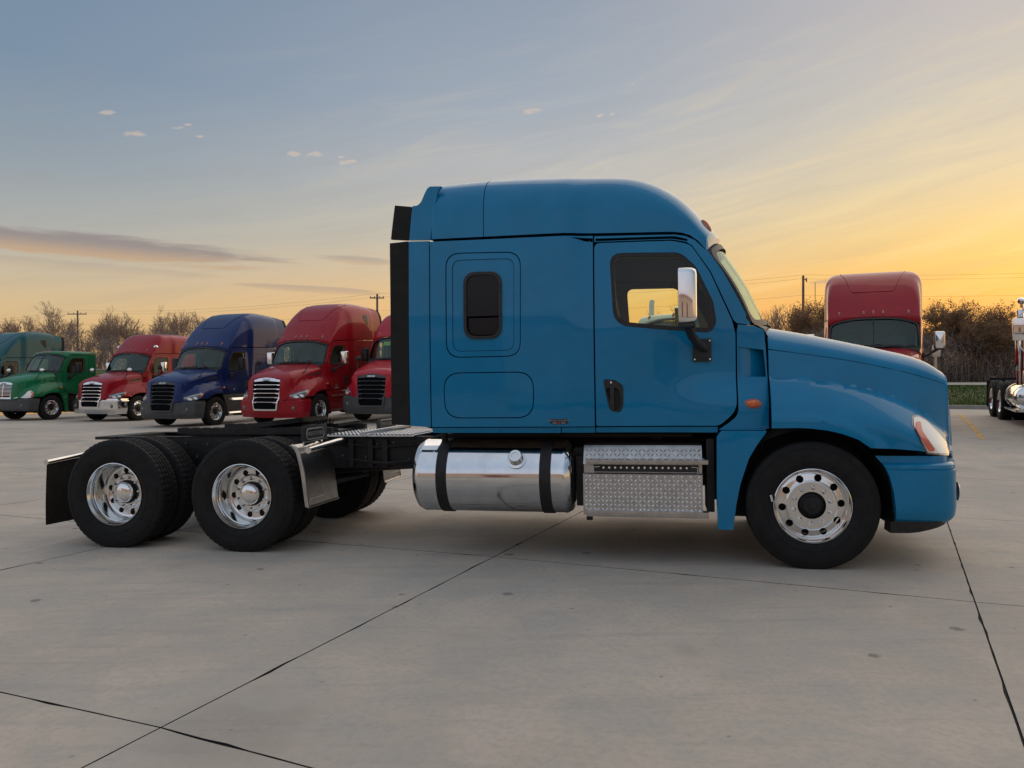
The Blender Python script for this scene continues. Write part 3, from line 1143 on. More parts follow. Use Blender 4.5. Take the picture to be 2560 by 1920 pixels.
        v_, f_ = sheet(ho, S(side, v_hood), [], .03 if fine else .06, .03, flip=fl)
        hd = part('bonnet_side', v_, f_, P, T)
        # headlamp
        hm = lambda off: (lambda a, q, d: (a, -side * (v_hood(min(a, 1.119), q) + off - d), q))
        if style == 'old':
            hl_o = rp([(.742, 1.13, .04), (.766, 1.202, .035), (.83, 1.205, .04), (.90, 1.165), (.985, 1.07), (1.06, .98), (1.112, .905), (1.03, .888), (.832, .910, .02), (.79, .99)], 4)
            v_, f_ = sheet(hl_o, hm(.004), [], .04, .012, flip=fl)
            hb = part('headlamp', v_, f_, M['lens_dark'], T)
            hl_i = rp([(.758, 1.125, .03), (.776, 1.188, .03), (.828, 1.192, .03), (.895, 1.152), (.98, 1.057), (1.05, .975), (1.10, .912), (1.03, .902), (.840, .922, .02), (.80, 1.0)], 4)
            v_, f_ = sheet(hl_i, hm(.010), [], .035, .008, flip=fl)
            m = MB().add(v_, f_)
            # inner part that wraps to the front
            fo = [(.735, .905), (.735, .95), (.66, .93), (.585, .90), (.60, .885)]
            v2, f2 = sheet(fo, lambda a, q, d: (u_nose(a, q) + .008 - d, -side * a, q), [], .05, .01, flip=not fl)
            m.add(v2, f2)
            m.obj('lens', M['lens'], hb, recalc=False)
            hr = rp([(.766, 1.10, .02), (.785, 1.155, .02), (.830, 1.160, .02), (.815, 1.09, .05), (.862, 1.0), (.905, .935, .02), (.85, .93, .02), (.808, 1.0)], 4)
            v_, f_ = sheet(hr, hm(.0185), [], .03, .010, flip=fl)
            part('side_reflector', v_, f_, M['orange'], hb)
        else:
            hl_o = rp([(.60, 1.13), (.66, 1.165, .02), (.90, 1.11), (1.10, 1.02), (1.112, .91, .02), (.86, .915, .03), (.70, 1.0)], 4)
            v_, f_ = sheet(hl_o, hm(.004), [], .05, .012, flip=fl)
            hb = part('headlamp', v_, f_, M['lens_dark'], T)
            v_, f_ = sheet(rp([(.66, 1.145), (.90, 1.09), (1.10, .995), (1.105, .965), (.90, 1.055), (.69, 1.11)], 2), hm(.010), [], .05, .006, flip=fl)
            part('light_strip', v_, f_, M['lens_grey'], hb)
            for a_, q_, r_ in ((.90, .985, .045), (1.02, .955, .04)):
                v_, f_ = sheet(circle(a_, q_, r_, 14), hm(.012), [], .05, .01, flip=fl)
                part('projector', v_, f_, M['lens'], hb)
            v_, f_ = sheet(rp([(.615, 1.118), (.665, 1.14), (.72, 1.09), (.76, .985), (.70, 1.01)], 2), hm(.010), [], .05, .006, flip=fl)
            part('side_reflector', v_, f_, M['orange'], hb)
            # vent slot and crease trim on the bonnet side
            v_, f_ = sheet(rp([(-.26, 1.63), (-.25, 1.70), (.20, 1.625), (.42, 1.555, .02), (.20, 1.585)], 3), S(side, lambda a, q: v_hood(a, q) + .004), [], .06, .02, flip=fl)
            part('bonnet_vent', v_, f_, M['black'], hd)
        # nose corner and front, one side
        top = lambda v: f_zc(1.118) - .004 + (f_zt(1.118) - f_zc(1.118)) * max(0, 1 - (abs(v) / f_vc(1.118))**4.6)**.5 if abs(v) < f_vc(1.118) else f_zc(1.118) - .004
        gw = .52 if style == 'old' else .56
        fo = [(gw - .06, .80), (.742, .893), (.742, 1.0), (.742, 1.2), (.742, f_zc(1.118) - .006)] + [(v, top(v) - .004) for v in (.70, .64, .58, .52, gw - .06)]
        v_, f_ = sheet(fo, lambda a, q, d: (u_nose(a, q) - d, -side * a, q), [], .06, .02, flip=not fl)
        part('bonnet_nose', v_, f_, P, hd)

        # ---------------- mirror
        ms = MB()
        u0, vm, zm = -.955, 1.47, 2.145
        bx = rrect(-.12, .12, -.215, .215, .045, 4)      # (v offset, z offset)
        rws = []
        for du, k_ in ((.078, .72), (.070, .86), (.045, .97), (.0, 1.0), (-.055, 1.0), (-.06, .97)):
            rws.append([(u0 + du, -side * (vm + a * k_), zm + q * (1 - (1 - k_) * .5)) for a, q in bx])
        ms.grid(rws, closed=True)
        ms.f.append(tuple(range(len(bx))))
        mo = ms.obj('mirror', mir, T, sharp=40)
        mg = MB()
        mg.v = [(u0 - .058, -side * (vm + a * .93), zm + q * .95) for a, q in bx]
        mg.f = [tuple(range(len(bx)))]
        mg.obj('mirror_glass', M['chrome'], mo, smooth=False)
        MB().box((u0 - .0, -side * vm, zm - .225), (.13, .22, .03)).obj('mirror_foot', M['black'], mo, bevel=.01)
        vb = v_cab(-.83, 1.75)
        ma = MB()
        ma.box((-.826, -side * (vb + .012), 1.745), (.148, .035, .185))
        ma2 = MB()
        ma2.tube([(-.80, -side * (vb + .02), 1.76), (-.85, -side * (vb + .10), 1.78), (-.91, -side * (vb + .20), 1.85), (-.945, -side * (vm - .03), 1.93)], .036, 10)
        arm = ma.obj('mirror_arm', M['black'], mo, bevel=.012)
        ma2.obj('mirror_arm', M['black'], mo)
        if fine:
            for a_, q_ in ((-.765, 1.82), (-.765, 1.67), (-.885, 1.67)):
                MB().lathe([(0, -side * .036), (.007, -side * .034), (.008, -side * .028)], 8, 'y', (a_, -side * vb, q_)).obj('screw', M['chrome'], mo)
        # hood mirror
        if sp.get('hood_mirror'):
            hmc = M[sp['hood_mirror']]
            m = MB()
            rws = []
            for i in range(7):
                a = math.pi * i / 6
                rws.append([(.30 + .06 * math.sin(a) * math.cos(q), -side * (.98 + .11 * -math.cos(a)), 2.02 + .085 * math.sin(a) * math.sin(q)) for q in [2 * math.pi * k / 12 for k in range(12)]])
            m.grid(rws, closed=True)
            o2 = m.obj('bonnet_mirror', hmc, T)
            MB().tube([(.55, -side * .84, 1.58), (.45, -side * .93, 1.75), (.32, -side * .98, 1.97)], .014, 6).obj('bonnet_mirror_arm', M['black'], o2)

        # ---------------- bumper, side and half front
        bm_mat = {'paint': P, 'dark': M['grey_plastic'], 'chrome': M['chrome']}[sp.get('bumper', 'paint')]
        f_ur = tab([(.28, .592), (.39, .600), (.584, .588), (.72, .562), (.864, .492), (.90, .458), (.96, .42)])
        plan = spline(bump_plan(0), 60)
        rws = []
        low = style == 'new'
        secs = [(.300 if low else .385, .05), (.40, .03), (.43, .010), (.50, .0), (.62, .0), (.74, .0), (.785, .0), (.790, .008), (.796, .008), (.801, .003), (.826, .006), (.838, .022), (.842, .06), (.893, .065)]
        for z, ins in secs:
            ur = f_ur(z)
            pl = [p for p in plan if p.x > ur]
            # exact start on the arch edge
            v_st = next((a.y + (b2.y - a.y) * (ur - a.x) / (b2.x - a.x) for a, b2 in zip(plan, plan[1:]) if a.x <= ur <= b2.x), 1.19)
            pl = [Vector((ur, v_st, 0))] + pl
            pl2 = spline([(p.x, p.y) for p in pl[::3]] + [(1.255, 0)], 30) if len(pl) > 4 else pl
            row = []
            for i, p in enumerate(pl2):
                a = pl2[max(i - 1, 0)]
                q = pl2[min(i + 1, len(pl2) - 1)]
                t = (q - a).normalized()
                nrm = Vector((-t.y, t.x, 0))
                pp = p - nrm * ins if nrm.dot(Vector((.3, 1, 0))) > 0 else p + nrm * ins
                row.append((pp.x - (.03 * ss(.45, .30, z) * ss(1.0, 1.2, p.x)), -side * pp.y, z))
            rws.append(row)
        m = MB().grid(rws)
        inn = [[(p[0] - .06 * ss(1.0, 1.2, p[0]), p[1] * (.93 if True else 1), p[2]) for p in r] for r in (rws[0], rws[-1])]
        m.grid([rws[0], inn[0]])
        m.grid([[r[0] for r in rws], [(r[0][0] + .01, r[0][1] * .9, r[0][2]) for r in rws]])
        bo = m.obj('bumper', bm_mat, T, recalc=False, sharp=40)
        if style == 'old':
            rws = []
            for zz, kk in ((.393, .02), (.36, .028), (.300, .05)):
                ur = .592
                row = []
                pl2 = spline([(p.x, p.y) for p in plan if p.x > ur][::3] + [(1.255, 0)], 24)
                for p in pl2:
                    zq = zz if zz > .37 else zz + .095 * ss(.72, 1.22, p.x) * (1 if zz < .33 else .4)
                    row.append((p.x - .05 - .03 * ss(1.0, 1.2, p.x), -side * (p.y - kk), zq))
                rws.append(row)
            m = MB().grid(rws)
            m.grid([[r[0] for r in rws], [(r[0][0] + .0, r[0][1] * .85, r[0][2]) for r in rws]])
            m.obj('air_dam', M['black'], bo, recalc=False)
        # fog lamp
        m = MB()
        rws = []
        for i in range(4):
            a = math.pi / 2 * i / 3
            rws.append([(1.085 + .02 * math.sin(a) + (.03 if True else 0), -side * (.93 + .055 * math.cos(a) * math.cos(q)), .60 + .075 * math.cos(a) * math.sin(q)) for q in [2 * math.pi * k / 14 for k in range(14)]])
        m.grid(rws, closed=True)
        m.obj('fog_lamp', M['lens' if fine else 'lens_dark'], bo)

        # ---------------- wheel-arch liner
        rws = []
        for k in range(17):
            a = math.pi * (k / 16) * 1.16 - .22
            rws.append([(-.02 + .63 * math.cos(a), -side * v, .48 + .62 * math.sin(a)) for v in (.5, .8, 1.13)])
        m = MB().grid(rws)
        m.v += [(-.66, -side * .5, .3), (.64, -side * .5, .3), (.64, -side * .5, 1.12), (-.66, -side * .5, 1.12)]
        k = len(m.v)
        m.f.append((k - 4, k - 3, k - 2, k - 1))
        m.obj('arch_liner', M['chassis'], T, recalc=False)

    # ---------------- bonnet top
    rws = []
    for i in range(31):
        u = -.296 + (1.118 + .296) * i / 30
        V, zc, ztt = f_vc(u), f_zc(u), f_zt(u)
        row = []
        for k in range(-14, 15):
            v = V * math.copysign(abs(math.sin(math.pi / 2 * k / 14)), k)
            fr = max(0, 1 - (abs(v) / V)**4.6)**.5
            crown = .02 * (1 - (v / V)**2)
            row.append((u, -v, zc + (ztt - zc) * fr + crown))
        rws.append(row)
    m = MB().grid(rws)
    m.grid([rws[0], [(p[0], p[1] * .97, p[2] - .05) for p in rws[0]]])
    bonnet = m.obj('bonnet', P, T, recalc=False, sharp=50)
    # rounded lip from bonnet top down to the grille
    lip = []
    for t in range(6):
        a = t / 5
        lip.append([(1.118 + (u_nose(p[1], 1.50) - 1.118) * math.sin(a * math.pi / 2), p[1], p[2] - .075 * (1 - math.cos(a * math.pi / 2))) for p in rws[-1] if abs(p[1]) < .70])
    MB().grid(lip).obj('bonnet_lip', P, bonnet, recalc=False)
    # cowl grille under the windscreen
    rws = [[(u - .16 * (v / 1.0)**2, -v, z - .04 * v * v) for v in [x / 6 for x in range(-6, 7)]] for u, z in ((-.17, 1.955), (-.22, 1.985), (-.26, 1.99))]
    rws.insert(0, [(-.29, -v * .99, 1.90 - .15 * max(0, abs(v) - .6)) for v in [x / 6 for x in range(-6, 7)]])
    MB().grid(rws).obj('cowl_grille', M['black'], T, recalc=False)

    # ---------------- grille
    gm = M['chrome'] if sp.get('grille', 'chrome') == 'chrome' else M['grey_plastic']
    old = style == 'old'
    if old:
        go = rp([(-.50, .86, .07), (-.545, 1.50, .09), (0, 1.545, .3), (.545, 1.50, .09), (.50, .86, .07)], 5)
        gi = rp([(-.42, .93, .04), (-.46, 1.43, .05), (0, 1.46, .2), (.46, 1.43, .05), (.42, .93, .04)], 5)
    else:
        go = rp([(-.44, .53, .06), (-.48, .82), (-.585, 1.50, .06), (0, 1.56, .3), (.585, 1.50, .06), (.48, .82), (.44, .53, .06)], 5)
        gi = rp([(-.40, .58, .04), (-.44, .84), (-.535, 1.42, .04), (0, 1.46, .2), (.535, 1.42, .04), (.44, .84), (.40, .58, .04)], 5)
    fg = lambda off: (lambda a, q, d: (f_ug(min(1.56, q)) + (0.07 * ss(.90, .80, q)) + off - .05 * (a / .5)**2 - d, -a, q))
    v_, f_ = sheet(go, fg(.028), [gi], .06, .07, flip=True)
    gr = part('grille', v_, f_, gm, T)
    v_, f_ = sheet(go, fg(-.02), [], .1, .0, flip=True)
    part('grille_mesh', v_, f_, M['void'], gr)
    if old:
        zs = [1.0 + .0525 * k for k in range(9)]
        bars = [(z, .015) for z in zs]
    else:
        bars = [(1.335, .030), (1.205, .030), (1.075, .030), (.945, .030), (.80, .032)]
    for z, hgt in bars:
        hw = .40 + (z - .9) * .09 if old else (.44 + (z - .84) * .160 if z > .84 else .43)
        bo_ = [(-hw, z - hgt * .5), (hw, z - hgt * .5), (hw, z + hgt * .5), (-hw, z + hgt * .5)] if old else \
              [(-hw, z - hgt), (-hw + .10, z - hgt * .9), (-hw + .13, z - hgt * .3), (hw - .13, z - hgt * .3), (hw - .10, z - hgt * .9), (hw, z - hgt), (hw, z + hgt * .2), (-hw, z + hgt * .2)]
        v_, f_ = sheet(bo_, fg(.018), [], .12, .03, flip=True)
        part('grille_bar', v_, f_, gm, gr)
    if old:
        v_, f_ = sheet([(-.02, .94), (.02, .94), (.02, 1.45), (-.02, 1.45)], fg(.020), [], .12, .03, flip=True)
        part('grille_bar', v_, f_, gm, gr)
    bd = rrect(-.13, .13, 1.462, 1.505, .021)
    v_, f_ = sheet(bd, fg(.036), [], .05, .012, flip=True)
    bg_ = part('badge', v_, f_, M['chrome' if gm is not M['chrome'] else 'badge'], gr)
    put_text('lettering', 'FREIGHTLINER', .034, .002, M['void'] if gm is not M['chrome'] else M['chrome'], gr, frame_mtx((f_ug(1.48) + .040, 0, 1.484), (0, 1, 0), (-.12, 0, 1)))
    if style == 'new':
        for sd_ in (1, -1):
            # dark tow-hook openings either side of the lower grille
            v_, f_ = sheet(rp([(sd_ * .46, .60, .02), (sd_ * .62, .60, .03), (sd_ * .60, .82, .03), (sd_ * .49, .80, .02)], 3), lambda a, q, d: (1.255 - .24 * a * a + .012 - d, -a, q), [], .06, .01, flip=sd_ > 0)
            part('tow_opening', v_, f_, M['void'], T)

    # ---------------- cab interior
    m = MB()
    bi_ = back + .08 if not day else back + .04
    m.box(((bi_ - .45) / 2, 0, 1.12), (-.45 - bi_, 2.1, .03))
    m.obj('cab_floor', M['trim'], T)
    m = MB()
    m.box((max(bi_, -2.0), 0, 1.92), (.03, 2.12, 1.6))
    if not day:
        pass
    m.obj('cab_rear_wall', M['trim'], T)
    m = MB()
    for sd_ in (1, -1):
        m.box((-1.86, -sd_ * 1.04, 1.92), (.26, .05, 1.56))
    m.obj('door_pillar', M['trim'], T)
    m = MB()
    m.grid([[(u, -v, 2.60 + .03 * (1 - (v / 1.05)**2) - .10 * ss(-1.1, -.75, u)) for v in (-1.04, -.6, -.2, .2, .6, 1.04)] for u in (-2.0, -1.6, -1.2, -1.0, -.85)])
    m.obj('headliner', M['liner'], T, recalc=False)
    m = MB()
    m.grid([[(u, -v, z) for v in (-1.0, -.5, 0, .5, 1.0)] for u, z in ((-.40, 1.92), (-.62, 1.90), (-.72, 1.84), (-.74, 1.45), (-.6, 1.2))])
    m.obj('dashboard', M['trim'], T, recalc=False)
    for sd_ in (1, -1):
        m = MB()
        m.box((-1.40, -sd_ * .55, 1.56), (.50, .50, .14))
        m.box((-1.68, -sd_ * .55, 1.92), (.13, .48, .70), Matrix.Rotation(R_(-10), 3, 'Y'))
        m.box((-1.40, -sd_ * .55, 1.32), (.36, .36, .36))
        m.box((-1.74, -sd_ * .55, 2.32), (.09, .28, .18), Matrix.Rotation(R_(-10), 3, 'Y'))
        m.obj('seat', M['seat'], T, bevel=.035)
        MB().tube([(-1.66, -sd_ * 1.03, 2.42), (-1.62, -sd_ * 1.02, 2.15), (-1.60, -sd_ * .98, 1.85), (-1.5, -sd_ * .85, 1.6)], .022, 6).obj('seat_belt', M['belt'], T)
    m = MB()
    rg = [(-.86 + .20 * math.sin(a) * .35, .55 + .20 * math.cos(a), 1.86 + .20 * math.sin(a) * .94) for a in [2 * math.pi * k / 20 for k in range(21)]]
    m.tube(rg, .016, 6)
    m.tube([(-.86, .55, 1.86), (-.70, .55, 1.72)], .03, 6)
    m.obj('steering_wheel', M['black'], T)
    # back wall of the cab / sleeper
    v_, f_ = sheet(rp([(-1.13, 1.13, .03), (1.13, 1.13, .03), (1.13, 2.735), (-1.13, 2.735)], 2), lambda a, q, d: (back + .012 + d, -a, q), [], .4, 0)
    part('back_wall', v_, f_, P, T)

    # ---------------- side extenders
    if not day:
        for side in (1, -1):
            fl = side < 0
            zt2 = 3.06 if roof == 'mid' else zt(back) - .12
            e1 = [(back - .198, 1.14), (back - .012, 1.128), (back - .010, 2.742), (back - .196, 2.748)]
            v_, f_ = sheet(e1, lambda a, q, d: (a, -side * (v_cab(a, min(q, 2.7)) - .005 - d), q), [], .25, .05, flip=fl)
            ex = part('side_extender', v_, f_, P, T)
            zt1 = zt(back)
            e2 = [(back - .192, 2.762), (back + .0, 2.754), (back + .029, 2.965), (back + .065, 3.183), (back + .096, 3.219)] if roof == 'mid' else [(back - .45, 2.76), (back + .0, 2.754), (back + .02, zt1 - .3), (back + .03, zt1 - .06)]
            if roof == 'mid':
                e2 += [(back - .002, 3.225), (back - .018, 3.219), (back - .035, 3.202), (back - .055, 3.162), (back - .082, 3.097), (back - .10, 3.075), (back - .122, 3.061), (back - .164, 3.058)]
            else:
                e2 += [(back - .2, zt1 - .10), (back - .45, zt1 - .16)]

            def em(a, q, d):
                # follows the curve of the roof side
                zb = f_seam(back)
                fr = min(.97, max(0, (q - zb) / (zt1 - zb)))
                if roof == 'mid':
                    return (a, -side * (v_cab(back, zb) - .008 - .05 * fr * fr - d), q)
                return (a, -side * (v_cab(back, zb) * (1 - fr**nexp)**(1 / nexp) - .005 - d), q)
            v_, f_ = sheet(e2, em, [], .06 if fine else .12, .04, flip=fl)
            part('roof_extender', v_, f_, P, T)
            r1 = [(back - .368, 1.152), (back - .203, 1.143), (back - .200, 2.747), (back - .365, 2.738)] if roof == 'mid' else [(back - .60, 2.77), (back - .455, 2.77), (back - .455, zt1 - .165), (back - .60, zt1 - .19)]
            v_, f_ = sheet(r1, lambda a, q, d: (a, -side * (1.178 - d) if q < 2.75 else em(a, q, d)[1], q), [], .25, .03, flip=fl)
            part('rubber_extender', v_, f_, M['flap'], T)
            if roof == 'mid':
                r2 = [(back - .360, 2.776), (back - .199, 2.760), (back - .172, 3.053), (back - .325, 3.075)]
                v_, f_ = sheet(r2, em, [], .1, .03, flip=fl)
                part('rubber_extender', v_, f_, M['flap'], T)
            else:
                r2 = [(back - .36, 1.15), (back - .202, 1.15), (back - .20, 2.74), (back - .36, 2.74)]
                v_, f_ = sheet(r2, lambda a, q, d: (a, -side * (1.178 - d), q), [], .25, .03, flip=fl)
                part('rubber_extender', v_, f_, M['flap'], T)

    # ---------------- lower side fairing of the newer trucks
    if style == 'new':
        for side in (1, -1):
            fl = side < 0
            fm = M[sp.get('fairing', 'black')] if sp.get('fairing') != 'paint' else P
            v_, f_ = sheet(rp([(back, .36), (-.60, .36), (-.56, .60), (-.46, .90, .05), (-.36, 1.07), (back, 1.07)], 3), lambda a, q, d: (a, -side * (1.15 - .03 * ss(.7, .36, q) - d), q), [], .2, .05, flip=fl)
            fo_ = part('side_fairing', v_, f_, fm, T)
            for z0, z1 in ((.86, 1.06), (.40, .455)):
                v_, f_ = sheet([(back + .05, z0), (-.66, z0), (-.58 if z0 > .8 else -.64, z1), (back + .05, z1)], lambda a, q, d: (a, -side * (1.175 - .03 * ss(.7, .36, q) - (q - z0) * .32 - d), q), [], .3, .02, flip=fl)
                part('fairing_trim', v_, f_, M['chrome'], fo_)
            v_, f_ = sheet(circle(-.95, 1.235, .035, 14), S(side, lambda a, q: v_cab(a, q) + .004), [], .05, .01, flip=fl)
            part('round_emblem', v_, f_, M['badge'], T)
            if sp.get('bumper') != 'paint':
                pass
    return T
# ------------------------------------------------------------------ chassis of a tractor
def chassis(T, fine, L=5.569, rf=.498, rr=.508, deck_front=-3.64, tail=-6.86):
    fr = MB()
    for side in (1, -1):
        for z, s in ((.845, (.012, .29)), (.995, (.09, .012)), (.697, (.09, .012))):
            x0, x1 = tail, .95
            fr.box(((x0 + x1) / 2, -side * (.44 if s[0] < .05 else .405), z), (x1 - x0, s[0], s[1]))
    rail = fr.obj('frame_rail', M['chassis'], T, bevel=.004 if fine else 0)
    if fine:
        rg_ = random.Random(3)
        for side in (1, -1):
            for k in range(30):
                x_ = -3.35 - 3.3 * k / 29 + rg_.uniform(-.03, .03)
                z_ = .80 + .13 * (k % 2) + rg_.uniform(-.02, .02)
                MB().lathe([(0, -.014), (.013, -.013), (.015, 0)], 6, 'y', (x_, -side * .447, z_)).obj('frame_bolt', M['grey_plastic'], rail)
        m = MB()
        for x_ in (-3.95, -3.80, -4.15):
            m.box((x_, -.47, .84), (.05, .05, .26))
        m.tube([(-3.4, -.475, .93), (-3.9, -.48, .90), (-4.3, -.47, .94), (-4.9, -.46, .90)], .014, 6)
        m.tube([(-3.4, -.475, .78), (-3.8, -.49, .74), (-4.2, -.47, .78)], .018, 6)
        m.tube([(-4.05, -.30, .62), (-4.55, -.62, .50)], .022, 6)
        m.obj('air_line', M['chassis'], T)
    m = MB()
    for x in (tail + .05, -5.57, -4.2, -2.6, -1.2, .75):
        m.box((x, 0, .85), (.10, .84, .24))
    m.obj('crossmember', M['chassis'], T)
    # axles, springs, shaft
    m = MB()
    for x in (-L - .66, -L + .66):
        m.tube([(x, .95, rr), (x, -.95, rr)], .075, 12)
        m.lathe([(0, -.20), (.10, -.19), (.19, -.08), (.21, .02), (.17, .12), (.08, .22), (0, .23)], 20, 'x', (x + .05, 0, rr + .02))
        for side in (1, -1):
            m.lathe([(.0, -.12), (.12, -.12), (.14, -.07), (.12, -.02), (.14, .03), (.12, .09), (.0, .09)], 16, 'z', (x - .32, -side * .42, .60))
            m.box((x + .05, -side * .42, rr + .04), (.95, .09, .05))
            m.lathe([(0, -.1), (.17, -.1), (.19, 0), (.17, .1), (0, .1)], 16, 'y', (x, -side * .72, rr))
    m.tube([(-L - .4, 0, .55), (-3.4, 0, .72), (-1.2, 0, .78)], .06, 10)
    m.tube([(0, .9, rf - .02), (0, -.9, rf - .02)], .06, 10)
    m.obj('axles', M['chassis'], T)
    m = MB()
    m.box((.35, 0, .95), (1.3, .70, .72))
    m.box((-.95, 0, .86), (1.2, .5, .46))
    m.box((-2.3, .0, 1.0), (1.3, .7, .10))
    m.obj('engine_block', M['chassis'], T, bevel=.04)
    for side in (1, -1):
        near = fine and side > 0
        wheel('steer', T, 0, 1.034, rf, side, fine, nuts=near, spin=.08)
        for x, sp_ in ((-L - .66, .25), (-L + .66, .0)):
            wheel('drive', T, x, 1.085, rr, side, fine, nuts=near, spin=sp_)
            wheel('inner', T, x, .745, rr, side, fine)


def diamond(m, fn, a0, a1, b0, b1, pitch=.034):
    """raised tread lugs on a plate, alternating +-45 degrees"""
    i = 0
    a = a0 + pitch * .5
    while a < a1 - pitch * .3:
        j = 0
        q = b0 + pitch * .5
        while q < b1 - pitch * .3:
            s = 1 if (i + j) % 2 else -1
            l_, w_, h_ = pitch * .56, pitch * .17, .0050
            dx, dy = l_ * .707, l_ * .707 * s
            nx, ny = -w_ * .707 * s, w_ * .707
            vs = [fn(a - dx, q - dy, 0), fn(a + nx, q + ny, 0), fn(a + dx, q + dy, 0), fn(a - nx, q - ny, 0), fn(a - dx * .4, q - dy * .4, -h_), fn(a + dx * .4, q + dy * .4, -h_)]
            m.add(vs, [(0, 1, 5, 4), (1, 2, 5), (2, 3, 4, 5), (3, 0, 4)])
            q += pitch
            j += 1
        a += pitch
        i += 1


def hero():
    T = build_truck('truck_tractor', dict(paint='blue', style='old', roof='mid', back=-3.105, grille='chrome', bumper='paint', mirror='chrome', fine=True),
                    'bright blue sleeper tractor unit with no trailer, side-on in the foreground', 'truck')
    chassis(T, True)
    # registration-free dealer sticker: block lettering on a dark plate, with a small red roundel
    sx_, sz_ = -1.998, 1.170
    v0 = v_cab(sx_, sz_)
    pl = MB()
    v_, f_ = sheet(rp([(sx_ - .080, sz_ - .004), (sx_ - .06, sz_ - .020), (sx_ + .06, sz_ - .020), (sx_ + .080, sz_ - .004), (sx_ + .078, sz_ + .024), (sx_ - .078, sz_ + .024)], 2), lambda a, q, d: (a, -(v0 + .0015 - d), q), [], .05, .001)
    st = part('dealer_sticker', v_, f_, M['sticker_dark'], T)
    put_text('lettering', 'TRUCK COUNTRY', .0215, .0004, M['sticker'], st, frame_mtx((sx_, -(v0 + .0025), sz_ + .010), (1, 0, 0), (0, 0, 1)))
    m = MB()
    for a0, a1 in ((-.058, -.014), (.014, .058)):
        for k in range(2):
            m.box((sx_ + (a0 + a1) / 2, -(v0 + .002), sz_ - .007 - k * .006), (a1 - a0 - k * .012, .001, .003))
    m.obj('stripes', M['sticker'], st)
    MB().lathe([(0, -.001), (.009, -.001), (.009, .001)], 14, 'y', (sx_, -(v0 + .002), sz_ - .012)).obj('roundel', M['sticker_red'], st)

    # ---------- fuel tanks
    for side in (1, -1):
        R, ct, cz = .316, .908, .690
        m = MB()
        m.lathe([(.0, -3.300), (.20, -3.300), (.262, -3.292), (.295, -3.272), (.312, -3.240), (R + .003, -3.228), (R + .003, -3.212), (R, -3.205), (R, -1.985), (R + .003, -1.978), (R + .003, -1.962), (.312, -1.95), (.295, -1.918), (.262, -1.898), (.2, -1.89), (0, -1.89)], 72, 'x', (0, -side * ct, cz))
        tk = m.obj('fuel_tank', M['tank'], T, sharp=40)
        for x in (-3.02, -2.12):
            m = MB()
            m.lathe([(R + .001, x - .048), (R + .009, x - .046), (R + .009, x + .046), (R + .001, x + .048)], 72, 'x', (0, -side * ct, cz))
            m.tube([(x, -side * (ct - .30), cz + .17), (x, -side * .42, .96)], .03, 8)
            m.obj('tank_strap', M['chassis'], tk)
        # filler neck and cap, on the upper flank
        a = R_(31)
        nx = Vector((0, -side * math.cos(a), math.sin(a)))
        base = Vector((-2.365, -side * ct, cz)) + nx * R
        rot = nx.to_track_quat('Y', 'Z').to_matrix()

        def ring(prof, n=28, fl=None):
            mm = MB()
            mm.lathe(prof, n, 'y', rfun=fl)
            mm.v = [tuple(base + rot @ Vector(p)) for p in mm.v]
            return mm
        ring([(.085, -.004), (.084, .006), (.062, .014), (.056, .03), (.056, .045)]).obj('filler_neck', M['alu'], tk)
        ring([(.056, .034), (.058, .036), (.058, .070), (.052, .077), (.030, .077), (.028, .072), (0, .072)], 32, lambda i, k, r: r - (.006 if k % 4 == 0 and 1 <= i <= 2 else 0)).obj('filler_cap', M['alu'], tk)
    # ---------- step box in tread plate (near side), battery box (far side)
    for side in (1, -1):
        m = MB()
        prof = [(1.145, .395), (1.160, .402), (1.160, .735), (1.150, .742), (1.085, .742), (1.085, .812), (1.140, .815), (1.128, .835), (1.045, .965), (1.030, .972), (.52, .972), (.52, .395)]
        m.prism([(v, z) for v, z in prof], lambda v, z, t: (t, -side * v, z), -1.805, -.838)
        bx = m.obj('step_box', M['tread_plate'], T, sharp=20)
        m = MB()
        diamond(m, lambda a, q, d: (a, -side * (1.161 - d), q), -1.795, -.848, .43, .73)
        diamond(m, lambda a, q, d: (a, -side * (1.129 - (q - .835) * .64 - d), q), -1.795, -.848, .838, .962)
        dm = m.obj('tread_lugs', M['lug'], bx, recalc=False, smooth=False)
        dm['kind'] = 'stuff'
        for z, v1, h in ((.843, 1.235, .034), (.415, 1.215, .048)):
            m = MB()
            x0, x1 = -1.775, -.795
            m.box(((x0 + x1) / 2, -side * (v1 - .004), z), (x1 - x0, .008, h))
            m.box(((x0 + x1) / 2, -side * (v1 - .055), z + h / 2 - .004), (x1 - x0, .094, .008))
            stp_ = m.obj('step', M['brushed'], bx, bevel=.002)
            m = MB()
            diamond(m, lambda a, q, d: (a, -side * q, z + h / 2 - d), x0, x1, v1 - .095, v1 - .012, .03)
            o2 = m.obj('tread_lugs', M['lug'], stp_, recalc=False, smooth=False)
            o2['kind'] = 'stuff'
        # dark slot under the top step with a row of punched studs
        m = MB()
        m.box((-1.295, -side * 1.086, .777), (.86, .006, .058))
        sl = m.obj('step_slot', M['grey_plastic'], bx)
        m = MB()
        for k in range(15):
            m.lathe([(.0, -.012), (.010, -.010), (.013, 0)], 8, 'y', (-1.64 + k * .0485, -side * 1.092, .782))
        m.obj('grip_studs', M['alu'], sl)
        m = MB()
        for x in (-1.715, -.875):
            m.tube([(x, -side * 1.16, .742), (x, -side * 1.17, .795), (x + (.05 if x < -1 else -.05), -side * 1.17, .80)], .006, 6)
        for x in (-1.70, -.92):
            for z in (.50, .69):
                m.lathe([(0, -.006), (.008, -.005), (.010, 0)], 8, 'y', (x, -side * 1.162, z))
        m.obj('bolt', M['alu'], bx)
    # brackets and clutter between tank and box, under the cab
    m = MB()
